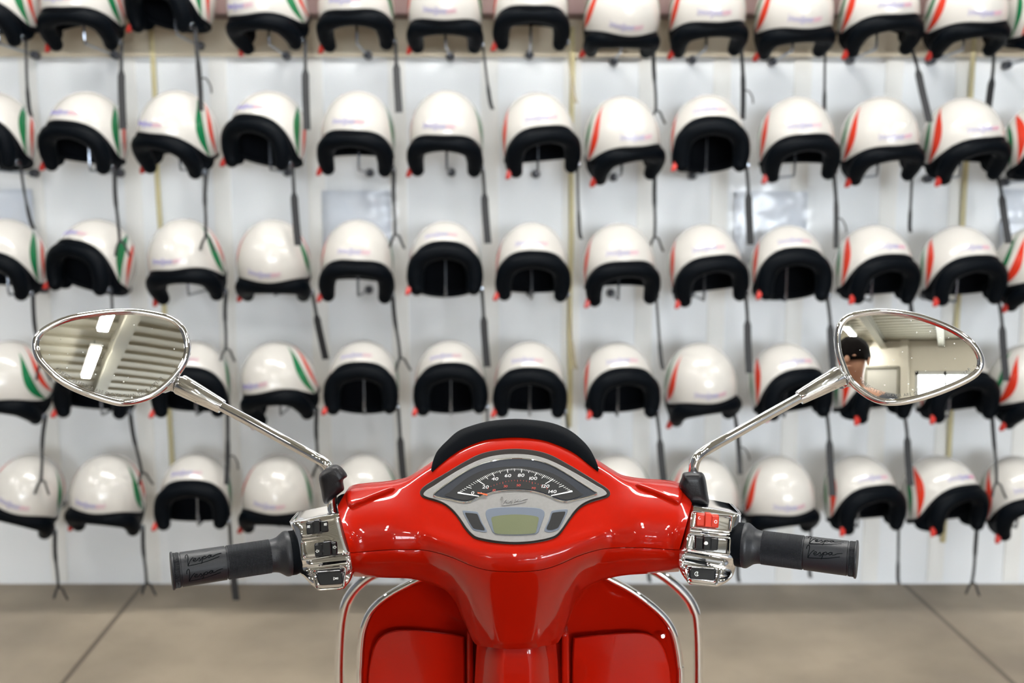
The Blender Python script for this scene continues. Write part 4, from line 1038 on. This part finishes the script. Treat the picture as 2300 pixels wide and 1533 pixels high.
# ================================================================== PHOTOGRAPHER (seen in the right mirror)
def skin(name, verts, edges, mt, parent, sub=2, root=0):
    me = bpy.data.meshes.new(name); me.from_pydata([v[:3] for v in verts], edges, []); me.materials.append(mt)
    o = bpy.data.objects.new(name, me); link(o, parent)
    o.modifiers.new('skin', 'SKIN'); sv = me.skin_vertices[0].data
    for i, v in enumerate(verts):
        r = v[3]; sv[i].radius = r if isinstance(r, tuple) else (r, r); sv[i].use_root = (i == root)
    s = o.modifiers.new('sub', 'SUBSURF'); s.levels = sub; s.render_levels = sub
    for p in me.polygons: p.use_smooth = True
    o.modifiers['skin'].use_smooth_shade = True
    return o
PX, PY = .0, -.42
per = empty('person', (PX, PY, 0), 'person with short dark hair looking down at a camera, reflected in the right mirror', 'person')
bv = [(0, 0, .93, (.15, .10)), (0, .01, 1.10, (.14, .10)), (0, .02, 1.28, (.165, .11)), (0, .01, 1.42, (.13, .085)), (0, .02, 1.475, .055), (0, .05, 1.53, .055), (0, .09, 1.585, (.078, .085)), (0, .085, 1.65, (.076, .092)), (0, .07, 1.70, (.055, .065)),
      (.18, .01, 1.40, .058), (.25, .02, 1.18, .045), (.13, .22, 1.30, .034), (.085, .285, 1.355, .026), (.06, .30, 1.39, (.022, .035)),
      (-.18, .01, 1.40, .058), (-.25, .02, 1.18, .045), (-.13, .22, 1.30, .034), (-.085, .285, 1.355, .026), (-.06, .30, 1.39, (.022, .035)),
      (.09, 0, .86, .09), (.10, .02, .50, .062), (.10, -.01, .10, .042), (.10, .08, .035, .035), (.10, .15, .03, .028),
      (-.09, 0, .86, .09), (-.10, .02, .50, .062), (-.10, -.01, .10, .042), (-.10, .08, .035, .035), (-.10, .15, .03, .028)]
be = [(0, 1), (1, 2), (2, 3), (3, 4), (4, 5), (5, 6), (6, 7), (7, 8), (3, 9), (9, 10), (10, 11), (11, 12), (12, 13), (3, 14), (14, 15), (15, 16), (16, 17), (17, 18), (0, 19), (19, 20), (20, 21), (21, 22), (22, 23), (0, 24), (24, 25), (25, 26), (26, 27), (27, 28)]
# fingers
def fing(s, root):
    for k in range(4):
        i = len(bv); x = s*(.062); z = 1.405-.019*k
        bv.extend([(x, .318, z, .0085), (x-s*.012, .332, z+.002, .008), (x-s*.030, .336, z+.002, .0075)]); be.extend([(root, i), (i, i+1), (i+1, i+2)])
    i = len(bv); bv.extend([(s*.05, .292, 1.425, .010), (s*.035, .285, 1.445, .009)]); be.extend([(root, i), (i, i+1)])
fing(1, 13); fing(-1, 18)
off = lambda L: [(a+PX, b+PY, c, d) for a, b, c, d in L]
skin('body', off(bv), be, M['skin'], per)
skin('shirt', off([(0, 0, .90, (.165, .115)), (0, .01, 1.10, (.155, .115)), (0, .02, 1.28, (.18, .125)), (0, .01, 1.41, (.14, .095)), (0, .015, 1.465, .066), (.18, .01, 1.40, .068), (.255, .02, 1.17, .056), (.17, .16, 1.25, .044), (-.18, .01, 1.40, .068), (-.255, .02, 1.17, .056), (-.17, .16, 1.25, .044)]),
     [(0, 1), (1, 2), (2, 3), (3, 4), (3, 5), (5, 6), (6, 7), (3, 8), (8, 9), (9, 10)], M['shirt'], per)
skin('trousers', off([(0, 0, .95, (.155, .108)), (.09, 0, .84, .10), (.10, .02, .50, .075), (.10, -.01, .09, .06), (-.09, 0, .84, .10), (-.10, .02, .50, .075), (-.10, -.01, .09, .06)]), [(0, 1), (1, 2), (2, 3), (0, 4), (4, 5), (5, 6)], M['jeans'], per)
H = V((PX, PY+.085, 1.645))
rows = []
for i in range(15):
    ph = .03+pi*.60*i/14; row = []
    for k in range(32):
        th = 2*pi*k/32; fr = max(0, sin(th)); phl = ph*(1+.10*fr**2-.1*max(0, -sin(th)))
        bump = 1+.02*sin(7*th+ph*9)+.015*sin(13*th+3*ph)
        row.append(H+V((.088*sin(phl)*cos(th)*bump, .108*sin(phl)*sin(th)*bump-.006, .100*cos(phl)*bump+.006)))
    rows.append(row)
obj('hair', MB().loft(rows, True, False), M['hair'], per, solid=.006, label='short dark hair')
m = MB()
for s in (-1, 1):
    m.ball(H+V((s*.083, .0, -.030)), (.009, .017, .028))
    m.ball(H+V((s*.030, .090, -.022)), (.011, .006, .006))
m.ball(H+V((0, .105, -.045)), (.013, .018, .020)); m.ball(H+V((0, .092, -.082)), (.024, .010, .007))
obj('face_features', m, M['skin'], per)
ca = empty('photo_camera', (0, -.075, 1.38), 'black camera held at chest height by the person', 'camera')
obj('camera_body', MB().box((0, -.085, 1.405), (.13, .05, .085)).box((0, -.085, 1.452), (.05, .045, .022)), M['visor'], ca, bevel=.006)
obj('camera_lens', MB().lathe((0, -.060, 1.405), (0, -.028, 1.405), [(0, .035), (.8, .035), (1, .031)], 28), M['visor'], ca, bevel=.001)
